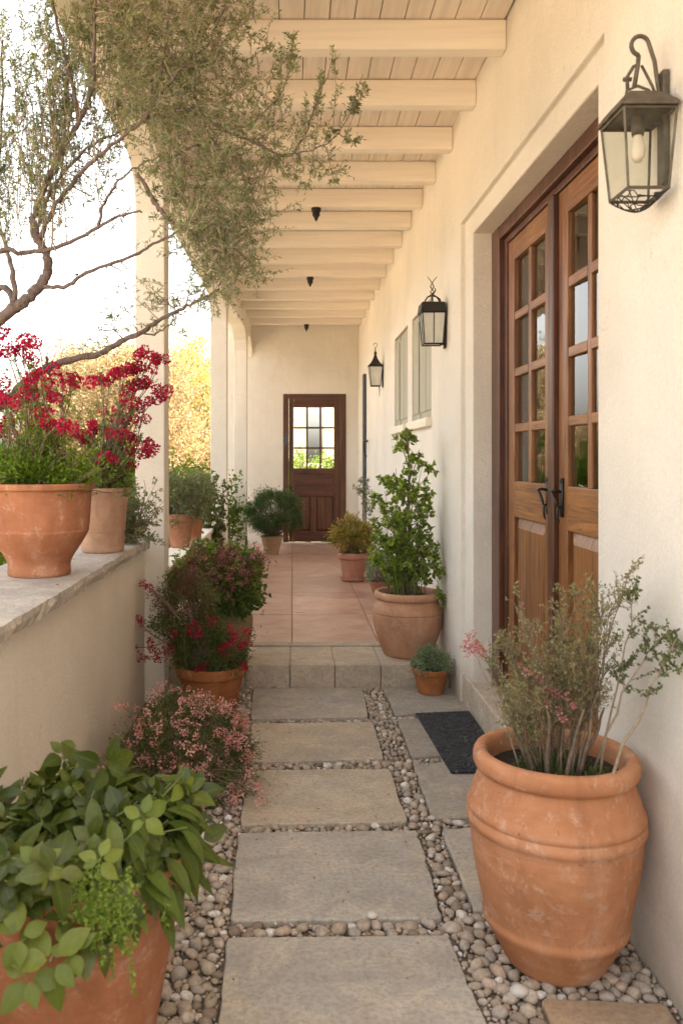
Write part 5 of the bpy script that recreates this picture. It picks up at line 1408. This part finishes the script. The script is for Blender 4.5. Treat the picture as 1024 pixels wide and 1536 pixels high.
spots = [  # proto, X, Y, rot, scale, label
 (0, -4.6, 18.7, 0, 1.1, 'golden leaved tree above the flared pot at the left of the photo'),
 (1, -5.25, 20.9, 1, 1.2, 'golden leaved tree at the left edge of the photo behind the red blossom'),
 (0, -2.6, 13.4, 2, .86, 'golden leaved tree seen right beside the first column'),
 (1, -1.6, 16.5, 3, .95, 'golden leaved tree seen through the gap before the second column'),
 (0, -2.1, 19.5, 4, 1.05, 'golden leaved tree seen through the gap between the last two columns'),
 (2, -2.15, 15.0, 0, .98, 'wispy taller rust tinted tree rising over the golden ones between the columns'),
 (0, -6.8, 14.5, 5, .7, 'lower golden leaved tree in the second row at the far left'),
 (1, -8.5, 20, 2, .75, 'golden leaved tree in the back row behind the far left'),
 (0, -3.3, 17.0, 1, 1.0, 'golden leaved tree behind the pale banded pot, just left of the first column'),
 (1, -3.2, 22, 5, 1.35, 'golden leaved tree in the back row behind the gap between columns'),
 (0, -12, 27, 3, .8, 'golden leaved tree mirrored in the door glass, left one'),
 (1, -9, 31, 4, .95, 'golden leaved tree mirrored in the door glass, middle one'),
 (0, -15, 34, 1, .85, 'golden leaved tree mirrored in the door glass, right one')]
usedp = set()
for (k, X, Y, r, s, lab) in spots:
    o = protos[k] if k not in usedp else copy_tree(protos[k]); usedp.add(k)
    o.location = (X*1.5, Y*1.5, -.06); o.rotation_euler = (0, 0, r*1.05); s *= 1.3; o.scale = (s, s, s); o['label'] = lab
gs = [garden_tree('green_shrub', 'l_bright', 1.75, .75, '', 'shrub', 'green shrubs behind the low wall', 211, 12000, 120, .04, .04, .55, .5), garden_tree('green_shrub', 'l_green', 1.4, .75, '', 'shrub', 'green shrubs behind the low wall', 212, 12000, 120, .045, .04, .52, .52)]
sp2 = [(0, -1.75, 9.6, 0, .98, 'yellow green shrub right behind the low wall next to the first column'),
       (1, -1.95, 8.6, 1, .9, 'mid green shrub lower in front, beside the first column'),
       (1, -1.35, 10.6, 2, .95, 'mid green shrub behind the second column'),
       (0, -1.05, 13.6, 3, .8, 'yellow green shrub in the gap between the last two columns'),
       (1, -3.0, 8.4, 3, 1.05, 'mid green shrub hidden behind the ledge pots and the grey bush'),
       (0, -2.6, 6.6, 2, .9, 'yellow green shrub behind the pale banded pot'),
       (0, -3.6, 6.4, 5, 1.0, 'yellow green shrub far left behind the nearest flower pot'),
       (1, .75, 13.9, 2, 1.0, 'green shrub seen through the lower right panes of the back door'),
       (0, .30, 14.5, 1, .90, 'yellow green shrub seen through the lower middle pane of the back door')]
usedp = set()
for (k, X, Y, r, s, lab) in sp2:
    o = gs[k] if k not in usedp else copy_tree(gs[k]); usedp.add(k)
    o.location = (X, Y, -.06); o.rotation_euler = (0, 0, r*1.1); o.scale = (s, s, s); o['label'] = lab
    if Y > 13.7: o['group'] = 'shrubs in the courtyard'

# fallen petals and dry leaf bits on the path and coping
rg = np.random.default_rng(301); P = []
for _ in range(150):
    x, y = rg.uniform(-.35, .95), rg.uniform(2.1, 5.2)
    P.append((x, y, .004))
for _ in range(110): P.append((rg.normal(-.25, .13), rg.normal(3.6, .3), .004))
P = np.array(P); k = [i for i, p in enumerate(P) if not (math.hypot(p[0]-JX, p[1]-JY) < .2 or p[0] > .97)]; P = P[k]
mb = MB(); D = rg.normal(size=P.shape); D[:, 2] *= .15; N_ = rg.normal(size=P.shape)*.3+np.array([0, 0, 1]); h = len(P)//2
o1 = MB(); scatter(o1, P[:h], D[:h], N_[:h], .014*rg.uniform(.5, 1.3, h), tmpl_quad(.5, .15)); tag(o1.build('fallen_leaves', M['l_dry']), 'tiny dry leaf bits scattered over the slabs and pebbles', 'leaf litter', kind='stuff')
Q = np.concatenate([P[h:], np.stack([rg.uniform(-1.2, -.86, 70), rg.uniform(2.6, 4.6, 70), np.full(70, .9745)], 1)]); n = len(Q)
D = rg.normal(size=Q.shape); D[:, 2] *= .15
o2 = MB(); scatter(o2, Q, D, rg.normal(size=Q.shape)*.3+np.array([0, 0, 1]), .010*rg.uniform(.6, 1.3, n), tmpl_quad(.8, .15)); tag(o2.build('fallen_petals', M['f_dusty']), 'tiny fallen petals scattered on the path and stone coping', 'petals', kind='stuff')
